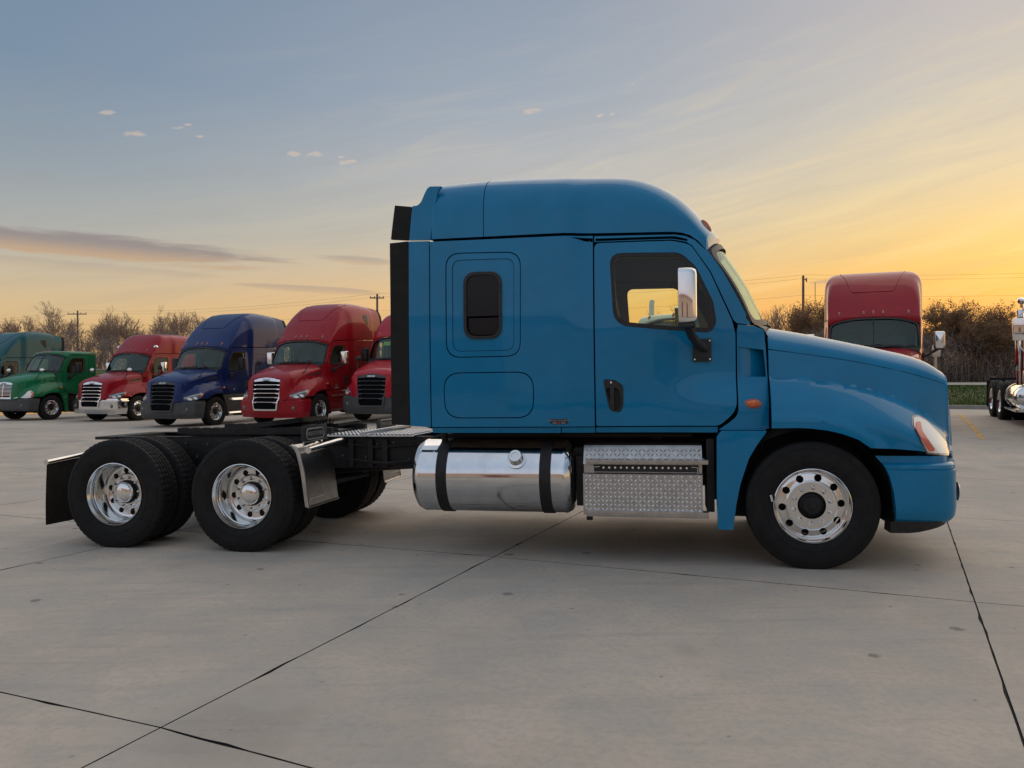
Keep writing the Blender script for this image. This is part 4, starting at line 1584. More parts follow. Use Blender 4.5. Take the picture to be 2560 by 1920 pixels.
    for side in (1, -1):
        m.box((-1.845, -side * .80, .66), (.06, .46, .42))
        m.box((-.77, -side * .85, .72), (.06, .40, .60))
        m.box((-1.85, -side * .9, .80), (.09, .1, .28))
        m.box((-2.0, -side * .80, 1.035), (2.2, .06, .03))
        for x in (-2.95, -2.2, -1.2):
            m.box((x, -side * .62, 1.03), (.08, .26, .07))
        m.tube([(-3.30, -side * .75, .98), (-3.05, -side * .72, 1.05), (-2.6, -side * .68, 1.04)], .025, 6)
        m.box((-1.76, -side * 1.1, .37), (.05, .04, .05))
        m.tube([(-3.05, -side * 1.0, 1.09), (-3.05, -side * .97, .98)], .03, 8)
    m.obj('mounting_brackets', M['chassis'], T)
    m = MB()
    m.tube([(-3.32, .72, .62), (-3.66, .72, .62)], .05, 10)
    m.box((-3.62, .85, .60), (.18, .5, .06))
    m.box((-3.6, 1.0, .68), (.2, .16, .2))
    m.obj('far_side_step', M['alu'], T, bevel=.01)

    # ---------- deck plates behind the cab
    for x0, x1, lift in ((-4.46, -3.985, 0.0), (-3.975, -3.50, .0)):
        m = MB()
        m.box(((x0 + x1) / 2, 0, 1.010 + lift), (x1 - x0, 1.02, .012))
        m.box((x1 - .012 if x0 < -4.2 else x0 + .012, 0, 1.020 + lift), (.028, 1.04, .022))
        dp = m.obj('deck_plate', M['deck'], T)
        for nm, wd, zz, hh, ph, mt in (('deck_ribs', .024, 1.020, .010, 0.0, 'deck'), ('deck_slots', .013, 1.0172, .003, .5, 'void')):
            m = MB()
            for k in range(-8, 22):
                ua = x0 + .04 * (k + ph)
                v0, v1 = -.49, .49
                lo, hi = x0 + .035, x1 - .035
                v0, v1 = max(v0, (lo - ua) / .477), min(v1, (hi - ua) / .477)
                if v1 - v0 < .06:
                    continue
                p0, p1 = Vector((ua + .477 * v0, -v0)), Vector((ua + .477 * v1, -v1))
                L_ = (p1 - p0).length
                c_ = (p0 + p1) / 2
                m.box((c_.x, c_.y, zz + lift), (L_, wd * .9, hh), Matrix.Rotation(math.atan2(p1.y - p0.y, p1.x - p0.x), 3, 'Z'))
            ob_ = m.obj(nm, M[mt], dp)
            ob_['kind'] = 'stuff'
    # white hose lying over the deck edge
    MB().tube([(-4.02, -.52, 1.03), (-3.99, -.2, 1.04), (-3.97, .25, 1.045), (-3.93, .62, 1.05)], .022, 8).obj('deck_hose', M['white'], T)

    # ---------- fifth wheel
    m = MB()
    cx, cz = -5.22, 1.135
    tilt = Matrix.Rotation(R_(-6.5), 3, 'Y')

    def fw(a, q, d):
        p = tilt @ Vector((a, q, 0))
        return (cx + p.x, p.y, cz + p.z - d)
    out = rp([(.46, -.30, .08), (.46, .30, .08), (.25, .47, .1), (-.20, .47, .1), (-.60, .36, .05), (-.62, .24, .05), (-.10, .06, .06), (-.10, -.06, .06), (-.62, -.24, .05), (-.60, -.36, .05), (-.20, -.47, .1), (.25, -.47, .1)], 4)
    v_, f_ = sheet(out, fw, [], .1, .05)
    fo = part('fifth_wheel', v_, f_, M['chassis'], T)
    m = MB()
    for y in (-.30, .30):
        m.box((cx, y, 1.06), (.36, .10, .11))
    m.box((cx, 0, 1.03), (1.5, .92, .02))
    for y in (-.43, .43):
        m.box((cx + .0, y, 1.06), (1.7, .07, .06))
        for k in range(14):
            m.box((cx - .78 + k * .12, y, 1.091), (.05, .05, .008))
    m.box((cx + .42, -.2, 1.07), (.3, .14, .08))
    m.tube([(cx + .1, -.35, 1.08), (cx + .5, -.42, 1.06), (cx + .85, -.3, 1.06)], .022, 6)
    m.tube([(cx + .75, -.1, 1.10), (cx + .85, .2, 1.12), (cx + .6, .4, 1.06)], .018, 6)
    m.obj('fifth_wheel_mount', M['chassis'], fo)
    hel = [(cx + .35 + .40 * k / 90, -.12 - .10 * k / 90 + .03 * math.cos(k * .7), 1.10 + .05 * k / 90 + .03 * math.sin(k * .7)) for k in range(91)]
    MB().tube(hel, .007, 5).obj('air_hose', M['rubber'], fo)
    m = MB()
    m.prism([(-.46, 1.0), (.46, 1.0), (.46, .97), (-.46, .97)], lambda a, q, t: (t, a, q), -7.05, -6.8)
    m.obj('rear_crossmember', M['chassis'], T)

    # ---------- mudflaps behind the rear wheels
    for side in (1, -1):
        m = MB()
        m.tube([(-7.045, -side * .40, .845), (-6.955, -side * 1.22, .805)], .026, 12)
        hg = m.obj('mudflap_hanger', M['alu'], T)
        m = MB()
        rws = []
        for z in (.80, .6, .4, .2):
            rws.append([(-6.955 - (1.20 - v) * .11 - .02 * math.sin((.8 - z) * 3) * (0 if z > .7 else 1) , -side * v, z - (1.2 - v) * .04 * (z < .3)) for v in (1.20, 1.0, .8, .62)])
        m.grid(rws)
        m.grid([[(p[0] - .01, p[1], p[2]) for p in r] for r in rws])
        m.obj('mudflap', M['flap'], T, recalc=False)
    # ---------- quarter fenders ahead of the drive wheels
    for side in (1, -1):
        prof = spline([(-4.405, .972), (-4.372, .955), (-4.335, .90), (-4.295, .74), (-4.270, .56), (-4.252, .42)], 18)
        rws = [[(p.x + .0 + (1.20 - v) * .03, -side * v, p.y - (1.2 - v) * .0) for v in (1.21, 1.195, 1.0, .8, .63, .615)] for p in prof]
        m = MB().grid(rws)
        m.grid([[(q[0] - .012, q[1], q[2]) for q in r] for r in rws])
        m.grid([[r[0] for r in rws], [(r[0][0] - .03, r[0][1] + side * .0, r[0][2]) for r in rws]])
        qf = m.obj('quarter_fender', M['brushed'], T, recalc=False)
        m = MB().tube([rws[0][0]] + [r[0] for r in rws] + [rws[-1][k] for k in range(6)], .011, 8)
        m.box((-4.258, -side * .92, .49), (.014, .54, .012))
        m.obj('fender_bead', M['brushed'], qf)
        MB().tube([(-4.26, -side * 1.185, .925), (-4.24, -side * .62, .962), (-4.22, -side * .44, .968)], .030, 14).obj('fender_tube', M['alu'], qf)
        MB().add(*(lambda g: (g.v, g.f))(MB().box((-4.312, -side * .92, .975), (.016, .54, .05), Matrix.Rotation(side * R_(2), 3, 'Z')))).obj('clamp_bar', M['alu'], qf, bevel=.003)
        m = MB()
        for k in range(4):
            m.lathe([(0, .012), (.010, .010), (.012, 0)], 6, 'x', (-4.303, -side * (.92 - (k - 1.5) * .13), .985))
        m.obj('clamp_bolt', M['chassis'], qf)
        # upright flag with raised lettering, facing forwards
        rot = Matrix.Rotation(side * R_(2), 3, 'Z')
        c0 = Vector((-4.322, -side * .925, 1.062))
        m = MB().box(c0, (.012, .54, .150), rot)
        fl_ = m.obj('fender_flag', M['flag'], qf, bevel=.004)
        xdir = rot @ Vector((0, 1, 0))
        n_ = rot @ Vector((1, 0, 0))
        fm = frame_mtx(c0 + n_ * .008, xdir, (0, 0, 1))
        put_text('lettering', 'FREIGHTLINER', .054, .0015, M['badge'], fl_ if False else qf, fm)
        ov = rrect(-.19, .19, -.047, .047, .046, 8)
        m = MB().tube([c0 + n_ * .008 + xdir * a + Vector((0, 0, q)) for a, q in ov + [ov[0]]], .006, 6)
        m.obj('flag_oval', M['badge'], qf)
    return T


HERO = hero()
MB().box((-.31, -1.178, .558), (.016, .004, .052), Matrix.Rotation(R_(-12), 3, 'Y')).obj('tyre_tag', M['paper'], HERO)
# the photograph's truck stands on a lot that falls slightly towards its tail
_th, _tx, _ty, _h, _pit, _rol = 0.2006, 2.5817, 7.1875, 1.4606, 0.0048, -0.0133
_cp, _sp, _cr, _sr = math.cos(_pit), math.sin(_pit), math.cos(_rol), math.sin(_rol)
A_ = Matrix(((math.cos(_th), math.sin(_th), 0), (-math.sin(_th), math.cos(_th), 0), (0, 0, 1)))       # truck axes (u, left, up) -> level yard
Pm = Matrix(((1, 0, 0), (0, _cp, _sp), (0, -_sp, _cp)))
Rm = Matrix(((_cr, 0, _sr), (0, 1, 0), (-_sr, 0, _cr)))
Q_ = Rm @ Pm
loc = Q_ @ (Vector((_tx, _ty, 0)) - Vector((0, 0, _h))) + Vector((0, 0, 1.46))
HERO.matrix_world = Matrix.Translation(loc) @ (Q_ @ A_).to_4x4()
# ------------------------------------------------------------------ the yard: concrete slabs
def concrete():
    m = material('concrete', (0.40, 0.37, 0.34), 0.85, spec=0.35)
    q = NB(m.node_tree)
    p = m.node_tree.nodes['Principled BSDF']
    geo = q.n('ShaderNodeNewGeometry')
    pos_ = geo.outputs['Position']
    oi = q.n('ShaderNodeObjectInfo')
    big = q.noise(pos_, .35, 5, .6)
    mid_ = q.noise(pos_, 1.7, 6, .65, .4)
    fine = q.noise(pos_, 26.0, 5, .7)
    grit = q.noise(pos_, 190.0, 3, .7)
    base = q.mix(q.sm(big, .30, .70), (0.455, 0.390, 0.320, 1), (0.565, 0.482, 0.390, 1))
    base = q.mix(q.m('MULTIPLY', q.sm(mid_, .42, .66), .65), base, (0.41, 0.38, 0.345, 1))
    base = q.mix(q.m('MULTIPLY', q.sm(mid_, .50, .28), .7), base, (0.575, 0.475, 0.40, 1))
    base = q.mix(q.m('MULTIPLY', q.m('SUBTRACT', oi.outputs['Random'], .2), .22), base, (0.34, 0.32, 0.30, 1))
    base = q.mix(q.m('MULTIPLY', q.sm(fine, .40, .70), .34), base, (0.30, 0.28, 0.26, 1))
    base = q.mix(q.sm(grit, .66, .74, 0, .30), base, (0.16, 0.14, 0.125, 1))
    base = q.mix(q.sm(grit, .34, .26, 0, .25), base, (0.62, 0.59, 0.55, 1))
    # broom / tyre scuffs: long faint streaks
    mp = q.n('ShaderNodeMapping')
    mp.inputs['Rotation'].default_value = (0, 0, R_(20))
    mp.inputs['Scale'].default_value = (.5, 6.0, 1)
    q.l(pos_, mp.inputs[0])
    st = q.noise(mp.outputs[0], 1.2, 5, .65)
    base = q.mix(q.m('MULTIPLY', q.sm(st, .50, .72), .36), base, (0.29, 0.275, 0.26, 1))
    # scattered small oil spots
    vo = q.n('ShaderNodeTexVoronoi')
    vo.voronoi_dimensions = '2D'
    vo.inputs['Scale'].default_value = 1.5
    q.l(pos_, vo.inputs['Vector'])
    wob = q.m('MULTIPLY', q.m('SUBTRACT', fine, .5), .13)
    sep = q.n('ShaderNodeSeparateColor')
    q.l(vo.outputs['Color'], sep.inputs[0])
    rad = q.m('MULTIPLY', q.m('POWER', sep.outputs[0], 5.0), .062)
    spot = q.sm(q.m('SUBTRACT', q.m('ADD', vo.outputs['Distance'], wob), rad), .02, -.008)
    base = q.mix(q.m('MULTIPLY', spot, .6), base, (0.10, 0.095, 0.09, 1))
    # larger faint patches where oil and water have dried
    v2 = q.n('ShaderNodeTexVoronoi')
    v2.voronoi_dimensions = '2D'
    v2.inputs['Scale'].default_value = .55
    q.l(pos_, v2.inputs['Vector'])
    s2 = q.n('ShaderNodeSeparateColor')
    q.l(v2.outputs['Color'], s2.inputs[0])
    r2 = q.m('SUBTRACT', q.m('MULTIPLY', q.m('POWER', s2.outputs[1], 2.0), .40), .12)
    w2 = q.m('ADD', q.m('MULTIPLY', q.m('SUBTRACT', mid_, .5), .9), q.m('MULTIPLY', q.m('SUBTRACT', fine, .5), .35))
    p2 = q.sm(q.m('SUBTRACT', q.m('ADD', v2.outputs['Distance'], w2), r2), .10, -.10)
    base = q.mix(q.m('MULTIPLY', p2, .38), base, (0.24, 0.22, 0.20, 1))
    q.l(base, p.inputs['Base Color'])
    q.l(q.m('ADD', .72, q.m('MULTIPLY', mid_, .2)), p.inputs['Roughness'])
    bp = q.n('ShaderNodeBump')
    bp.inputs['Strength'].default_value = .5
    bp.inputs['Distance'].default_value = .004
    q.l(q.m('ADD', grit, q.m('MULTIPLY', fine, .6)), bp.inputs['Height'])
    q.l(bp.outputs[0], p.inputs['Normal'])
    return m


M['concrete'] = concrete()
M['joint'] = vary(material('joint_sealant', (0.010, 0.009, 0.008), 0.9), 30, .3, .1)
GA = R_(23.3)
AX, BX = Vector((math.cos(GA), -math.sin(GA))), Vector((math.sin(GA), math.cos(GA)))
O0 = Vector((-1.565, 3.31))          # where four slabs meet, near the camera
SL = 3.66


def gpt(i, j):
    # the columns of slabs fan out slightly to the right of the first joint
    p0 = Vector((-1.53, 3.35)) + Vector((.384, .923)) * (3.58 * j)
    p1 = Vector((3.07, 5.10)) + Vector((.449, .893)) * (3.62 * (j - 1))
    if i <= 0:
        return p0 + AX * (SL * i)
    if i >= 1:
        return p1 + AX * (SL * (i - 1))
    return p0.lerp(p1, i)


LOT = empty('pavement')
LOT['kind'] = 'structure'
rg = random.Random(11)


def edge_y(x):
    return 32.0 - .404 * x


jm = MB()
for i in range(-9, 10):
    for j in range(-4, 9):
        cpt = gpt(i + .5, j + .5)
        if cpt.y < -8 or abs(cpt.x) > 34:
            continue
        near = abs(cpt.x) < 6 and -1 < cpt.y < 11
        ns = 26 if near else 3
        rim = []
        cs = [(0, 0), (1, 0), (1, 1), (0, 1)]
        for k in range(4):
            (a0, b0), (a1, b1) = cs[k], cs[(k + 1) % 4]
            for t in range(ns):
                f = t / ns
                g = .0032 + (rg.random()**9 * .012 if near and t else 0)
                a, q = a0 + (a1 - a0) * f, b0 + (b1 - b0) * f
                ia = min(max(a, g / SL), 1 - g / SL)
                ib = min(max(q, g / SL), 1 - g / SL)
                rim.append(gpt(i + ia, j + ib))
        c0 = cpt
        vs, fs = [], []
        n = len(rim)
        for p in rim:
            ins = p + (c0 - p).normalized() * .002
            vs.append((ins.x, ins.y, ground(ins.x, ins.y)))
        for p in rim:
            vs.append((p.x, p.y, ground(p.x, p.y) - .006))
        for p in rim:
            vs.append((p.x, p.y, ground(p.x, p.y) - .035))
        for k in range(n):
            k2 = (k + 1) % n
            fs.append((k, n + k, n + k2, k2))
            fs.append((n + k, 2 * n + k, 2 * n + k2, n + k2))
        # interior mesh follows the fall of the yard
        G = 4
        gi = len(vs)
        for a in range(1, G):
            for q in range(1, G):
                p = gpt(i + a / G, j + q / G)
                vs.append((p.x, p.y, ground(p.x, p.y)))
        pts = [Vector((v[0], v[1])) for v in vs[:n]] + [Vector((v[0], v[1])) for v in vs[gi:]]
        co, ed, fc, ov, oe, of = delaunay_2d_cdt(pts, [(k, (k + 1) % n) for k in range(n)], [], 1, 1e-6)
        mp_ = [(o_[0] if o_ else 0) for o_ in ov]
        for f in fc:
            ids = [mp_[t] for t in f]
            fs.append(tuple(t if t < n else gi + t - n for t in ids))
        ob = part('concrete_slab', vs, fs, [M['concrete'], M['joint']], LOT, smooth=False)
        for pi in range(1, 2 * n, 2):
            ob.data.polygons[pi].material_index = 1
            ob.data.polygons[pi - 1].material_index = 1
# dark bedding seen in the joints
rws = []
for j in range(-4, 10):
    rws.append([(*gpt(i, j), ground(*gpt(i, j)) - .022) for i in range(-9, 11)])
g_ = []
NS = 3
for j in range(-4 * NS, 9 * NS + 1):
    g_.append([(*gpt(i / NS, j / NS), ground(*gpt(i / NS, j / NS)) - .0075) for i in range(-9 * NS, 10 * NS + 1)])
MB().grid(g_).obj('joint_filler', M['joint'], LOT, recalc=False)
# ------------------------------------------------------------------ the other trucks on the lot
def stand(T, x, y, phi):
    """front-axle centre at (x, y); heading phi degrees left of straight towards the camera"""
    d = Vector((-math.sin(R_(phi)), -math.cos(R_(phi)), 0))
    g0 = ground(x, y)
    g1 = ground(x - d.x * 6, y - d.y * 6)
    pitch = math.atan2(g0 - g1, 6.0)
    T.rotation_euler = (0, -pitch, math.atan2(d.y, d.x))
    T.location = (x, y, g0)


def antenna(T, u, v, z0, z1):
    MB().tube([(u, -v, z0), (u, -v, z1)], .008, 5).obj('antenna', M['black'], T)


def roof_horn(T, u, v, z):
    m = MB()
    rws = []
    for i in range(7):
        a = math.pi * i / 6
        rws.append([(u + .11 * -math.cos(a), -v + .085 * math.sin(a) * math.cos(q), z + .085 * math.sin(a) * math.sin(q)) for q in [2 * math.pi * k / 12 for k in range(12)]])
    m.grid(rws, closed=True)
    m.box((u, -v, z - .10), (.05, .05, .12))
    m.obj('horn', M['chrome'], T, recalc=False)


ROW = 'trucks parked in the row behind'
t = build_truck('truck_tractor', dict(paint='teal', style='old', roof='high', back=-3.40, mirror='black', bumper='dark', dark_sleeper=False),
                'teal high-roof sleeper truck cut off by the left edge, behind the green truck', 'truck', ROW)
chassis(t, False)
stand(t, -25.4, 36.0, 21)
t = build_truck('truck_tractor', dict(paint='green', style='old', roof='day', back=-2.02, mirror='black', bumper='dark', hood_mirror='chrome'),
                'green day-cab truck with no sleeper and a dark grey bumper', 'truck', ROW)
chassis(t, False, L=4.6)
MB().tube([(-2.12, -.95, 1.3), (-2.12, -.95, 2.2), (-2.12, -.80, 2.5)], .02, 6).obj('grab_rail', M['chrome'], t)
stand(t, -19.81, 31.75, 22)
t = build_truck('truck_tractor', dict(paint='red', style='new', roof='mid', back=-3.30, mirror='chrome', bumper='chrome', hood_mirror='chrome', fairing='paint'),
                'dark red mid-roof truck with a chrome front bumper and chrome bonnet mirrors', 'truck', ROW)
chassis(t, False)
for v in (.98, -.98):
    roof_horn(t, -1.05, v, 2.98)
roof_horn(t, -2.9, -.3, 3.42)
stand(t, -15.93, 31.0, 20)
t = build_truck('truck_tractor', dict(paint='navy', style='new', roof='high', back=-3.40, mirror='black', bumper='dark', grille='dark', fairing='grey_plastic', hood_mirror='black', roof_window=False),
                'navy blue high-roof sleeper truck with a dark grey grille and bumper', 'truck', ROW)
chassis(t, False)
stand(t, -11.2, 26.7, 20)
t = build_truck('truck_tractor', dict(paint='red', style='new', roof='high', back=-3.40, mirror='chrome', bumper='paint', grille='chrome', fairing='paint', hood_mirror='black'),
                'dark red high-roof sleeper truck with chrome grille and red bumper, beyond the coupling plate', 'truck', ROW)
chassis(t, False)
stand(t, -7.22, 25.12, 20.5)
t = build_truck('truck_tractor', dict(paint='red_bright', style='new', roof='mid', back=-3.30, mirror='black', bumper='dark', grille='dark', fairing='black', hood_mirror='black'),
                'bright red truck with a black grille, half hidden behind the blue sleeper', 'truck', ROW)
chassis(t, False)
roof_horn(t, -1.3, -.2, 3.34)
v_, f_ = sheet([(.28, 2.43), (.52, 2.44), (.52, 2.56), (.28, 2.56)], lambda a, q, d: (-.62 + (2.5 - q) * .5 + .05 - d, -a, q), [], .2, .004)
part('paper_label', v_, f_, M['green_tag'], t)
stand(t, -3.93, 25.0, 20)

t = build_truck('truck_tractor', dict(paint='red', style='old', roof='high', back=-3.40, mirror='chrome', bumper='dark', grille='chrome'),
                'red high-roof sleeper truck facing the camera beyond the blue bonnet', 'truck', 'trucks parked on the right')
chassis(t, False)
antenna(t, -.95, 1.36, 2.3, 3.7)
stand(t, 8.75, 18.6, 24)

t = build_truck('truck_tractor', dict(paint='white', style='old', roof='day', back=-2.02, mirror='black', bumper='dark', grille='chrome'),
                'white day-cab truck seen through the windows of the blue cab', 'truck', 'trucks parked on the right')
chassis(t, False, L=4.6)
MB().tube([(-2.18, -1.02, 1.2), (-2.18, -1.02, 3.15), (-2.24, -1.02, 3.25)], .065, 10).obj('exhaust_stack', M['white'], t)
MB().box((-1.0, 0, 2.98), (.16, .26, .14)).obj('roof_beacon', M['white'], t, bevel=.02)
MB().tube([(-.95, .35, 2.95), (-1.2, .35, 2.95)], .05, 8).obj('horn', M['chrome'], t)
stand(t, 3.62, 16.7, 22)


def classic():
    """long-nosed maroon and chrome tractor; only its tail, tank and the edge of its cab show"""
    T = empty('long_nose_truck')
    thing(T, 'maroon truck with a chrome fuel tank and exhaust stack, cut off by the right edge', 'truck', 'trucks parked on the right')
    P = M['maroon']
    chassis(T, False, L=5.2, tail=-6.6)
    m = MB()
    m.box((-1.75, 0, 1.75), (1.5, 1.96, 1.65))
    cab = m.obj('cab', P, T, bevel=.12)
    for side in (1, -1):
        m = MB()
        m.box((-1.55, -side * .985, 1.60), (.95, .02, 1.3))
        d_ = m.obj('door', P, T, bevel=.006)
        MB().box((-1.50, -side * .992, 2.13), (.72, .02, .50)).obj('window_glass', M['dark_glass'], d_, bevel=.004)
        MB().box((-1.92, -side * 1.0, 1.55), (.12, .03, .05)).obj('door_handle', M['chrome'], d_)
        m = MB()
        m.lathe([(0, -.42), (.24, -.42), (.30, -.38), (.31, -.34), (.31, 1.10), (.30, 1.14), (.24, 1.18), (0, 1.18)], 40, 'x', (-3.5, -side * .90, .70))
        tk = m.obj('fuel_tank', M['tank'], T, sharp=40)
        for x in (-3.65, -2.65):
            MB().lathe([(.311, x - .03), (.319, x - .03), (.319, x + .03), (.311, x + .03)], 40, 'x', (0, -side * .90, .70)).obj('tank_strap', M['chrome'], tk)
        MB().box((-2.9, -side * 1.12, .40), (1.5, .22, .05)).obj('step', M['alu'], tk)
        m = MB()
        m.tube([(-2.66, -side * 1.06, 1.0), (-2.66, -side * 1.06, 2.62)], .075, 14)
        m.tube([(-2.66, -side * 1.06, 2.62), (-2.72, -side * 1.06, 2.80)], .072, 14)
        st = m.obj('exhaust_stack', M['chrome'], T)
        m = MB()
        m.lathe([(.10, 1.35), (.105, 1.36), (.105, 2.35), (.10, 2.36)], 20, 'z', (-2.66, -side * 1.06, 0))
        m.obj('heat_guard', M['chrome'], st)
        m = MB()
        m.box((-1.05, -side * 1.36, 2.30), (.09, .24, .50))
        mo = m.obj('mirror', M['chrome'], T, bevel=.03)
        MB().box((-1.105, -side * 1.36, 2.30), (.006, .19, .44)).obj('mirror_glass', M['alu'], mo)
        m = MB()
        m.tube([(-1.1, -side * .97, 2.68), (-1.05, -side * 1.25, 2.70), (-1.05, -side * 1.36, 2.62), (-1.05, -side * 1.36, 1.95), (-1.05, -side * 1.25, 1.80), (-1.1, -side * .97, 1.72)], .016, 6)
        m.obj('mirror_arm', M['chrome'], mo)
        rws = [[(.05 + .66 * math.cos(a), -side * v, .55 + .62 * math.sin(a)) for v in (.72, .9, 1.1, 1.22)] for a in [math.pi * (k / 16) for k in range(17)]]
        MB().grid(rws).obj('front_fender', P, T, recalc=False)
        m = MB().lathe([(0, .10), (.11, .09), (.12, 0), (.09, -.12), (0, -.16)], 20, 'x', (.62, -side * .88, 1.18))
        m.obj('headlamp', M['lens'], T)
        m = MB().lathe([(0, -.28), (.16, -.28), (.17, -.24), (.17, .24), (.16, .28), (0, .28)], 24, 'z', (-.75, -side * .92, 1.55))
        m.obj('air_cleaner', M['chrome'], T)
        roof_horn(T, -2.2, side * 1.12, 3.0)
        MB().tube([(-2.2, -side * 1.12, 2.95), (-2.2, -side * .98, 2.5)], .02, 6).obj('horn_bracket', M['chrome'], T)
    m = MB()
    rws = []
    for u, w, z in ((-1.02, .92, 1.95), (-.5, .80, 1.88), (.2, .62, 1.80), (.72, .50, 1.74)):
        rws.append([(u, -v * w, zz) for v, zz in ((-1, .9), (-1, z - .12), (-.9, z - .03), (0, z + .03), (.9, z - .03), (1, z - .12), (1, .9))])
    m.grid(rws)
    m.obj('bonnet', P, T, recalc=False, sharp=50)
    g_ = MB().box((.75, 0, 1.28), (.08, 1.0, .98)).obj('grille', M['chrome'], T, bevel=.03)
    for k in range(9):
        MB().box((.795, -.36 + .09 * k, 1.28), (.02, .02, .80)).obj('grille_bar', M['black'], g_)
    MB().box((.95, 0, .52), (.12, 2.3, .40)).obj('bumper', M['chrome'], T, bevel=.04)
    v_, f_ = sheet([(-.86, 1.98), (.86, 1.98), (.80, 2.48), (-.80, 2.48)], lambda a, q, d: (-.985 - (q - 1.98) * .12 + .03 - d, -a, q), [], .3, .02)
    part('windscreen', v_, f_, M['dark_glass'], T)
    m = MB()
    m.box((-.90, 0, 2.50), (.30, 1.9, .03), Matrix.Rotation(R_(18), 3, 'Y'))
    m.obj('sun_visor', M['chrome'], T)
    m = MB()
    m.box((-6.62, 0, 1.02), (.03, 2.3, .12))
    m.obj('rear_bar', M['chassis'], T)
    for side in (1, -1):
        MB().box((-6.61, -side * .92, .62), (.012, .60, .75)).obj('mudflap', M['flap'], T)
    return T


t = classic()
stand(t, 12.17, 15.75, 24)
# ------------------------------------------------------------------ painted bay lines
M['yellow'] = vary(material('worn_yellow_paint', (0.62, 0.36, 0.10), 0.8), 7, .25, .1, dust=.35, tint=(.36, .32, .26))
rws = []
p0, p1 = Vector((9.85, 16.1)), Vector((13.2, 22.7))
dl = (p1 - p0).normalized()
nl = Vector((-dl.y, dl.x))
for k in range(13):
    p = p0.lerp(p1, k / 12)
    rws.append([(*(p + nl * o), ground(*(p + nl * o)) + .004) for o in (-.055, .055)])
o = MB().grid(rws).obj('bay_line', M['yellow'], None, recalc=False)
o['kind'] = 'structure'

# ------------------------------------------------------------------ kerb, verge, road, field
EU = Vector((1, -.404)).normalized()
EN = Vector((.404, 1)).normalized()
E0 = Vector((0, 32.0))


def ept(s, t):
    p = E0 + EU * s + EN * t
    return p


def road_z(x):
    return 1.40 + .024 * max(0.0, 20 - x)


def land(s, t):
    p = ept(s, t)
    z0 = ground(*ept(s, 0)) + .13
    zr = road_z(p.x)
    if t < 24:
        return z0 + (zr - z0) * ss(1.0, 24, t)
    if t < 31:
        return zr + (t - 24) * .022
    return zr + .154 + min(.5, (t - 31) * .012)


M['kerb'] = vary(material('kerb_concrete', (0.30, 0.275, 0.245), 0.85), 3, .15, .1, dust=.2, tint=(.2, .19, .17))
rws = []
for k in range(61):
    s = -45 + k * 1.5
    z = ground(*ept(s, 0))
    rws.append([(*ept(s, a), z + h) for a, h in ((-.004, -.05), (0, .0), (.012, .115), (.03, .132), (.16, .135), (.17, .08))])
o = MB().grid(rws).obj('kerb', M['kerb'], None, recalc=False, sharp=25)
o['kind'] = 'structure'
M['soil'] = vary(material('field_grass', (0.060, 0.075, 0.022), 0.95, spec=.2), .5, .3, .05, .6, 8, (.12, .10, .05), .5)
ts = [.165, 1.5, 4, 8, 12, 16, 20, 24, 31, 34, 40, 50, 70, 110, 200, 400, 900, 1600]
sl_ = [-1400, -700, -300, -150, -90, -60] + [-45 + 5 * k for k in range(19)] + [60, 90, 150, 300, 700, 1400]


def landc(s, t):
    return land(max(-60, min(60, s)), t) if abs(s) > 60 else land(s, t)


rws = [[(*ept(s, t_), landc(s, t_) - (.02 if 24 <= t_ <= 31 else 0)) for s in sl_] for t_ in ts]
o = MB().grid(rws).obj('field', M['soil'], None, recalc=False)
o['kind'] = 'structure'
# ground behind and beside the slabs, out to the horizon behind the camera
rws = [[(x, y, -.12) for x in (-1400, -60, -34, 34, 60, 1400)] for y in (-1400, -60, -12, 10)]
M['far_lot'] = vary(material('far_concrete', (0.38, 0.35, 0.32), .9), .3, .1, .05)
o = MB().grid(rws).obj('ground', M['far_lot'], None, recalc=False)
o.location.z = -.12
o['kind'] = 'structure'
M['road'] = vary(material('road_surface', (0.33, 0.30, 0.27), .9), .6, .1, .05)
rws = [[(*ept(s, t_), landc(s, t_) + .01) for s in sl_[4:-4]] for t_ in (24.0, 26, 29, 31.0)]
o = MB().grid(rws).obj('road', M['road'], None, recalc=False)
o['kind'] = 'structure'
# verge grass: blades on the strip behind the kerb
M['grass'] = vary(material('verge_grass', (0.060, 0.105, 0.018), .8, spec=.25), 2.0, .35, .1)
rg = random.Random(5)
m = MB()
for k in range(26000):
    s = rg.uniform(9, 30)
    t_ = .2 + 20 * rg.random()**1.6
    p = ept(s, t_)
    z = land(s, t_)
    h = rg.uniform(.05, .11)
    a = rg.random() * 6.28
    w = .012 + t_ * .0012
    dx, dy = math.cos(a) * w, math.sin(a) * w
    lx, ly = rg.uniform(-.04, .04), rg.uniform(-.04, .04)
    m.add([(p.x - dx, p.y - dy, z - .01), (p.x + dx, p.y + dy, z - .01), (p.x + lx, p.y + ly, z + h)], [(0, 1, 2)])
o = m.obj('verge_grass', M['grass'], None, recalc=False, smooth=False)
o['kind'] = 'stuff'

# ------------------------------------------------------------------ bare trees
M['bark'] = vary(material('hazed_bark', (0.36, 0.26, 0.20), .95, spec=.1), 3, .3, .05)  # bark colour lightened and warmed to stand in for distance haze
M['bark_warm'] = vary(material('brown_twigs', (0.24, 0.15, 0.095), .95, spec=.1), 3, .3, .05)
M['brush'] = vary(material('brush_twigs', (0.25, 0.19, 0.16), .95, spec=.1), .35, .35, .05)


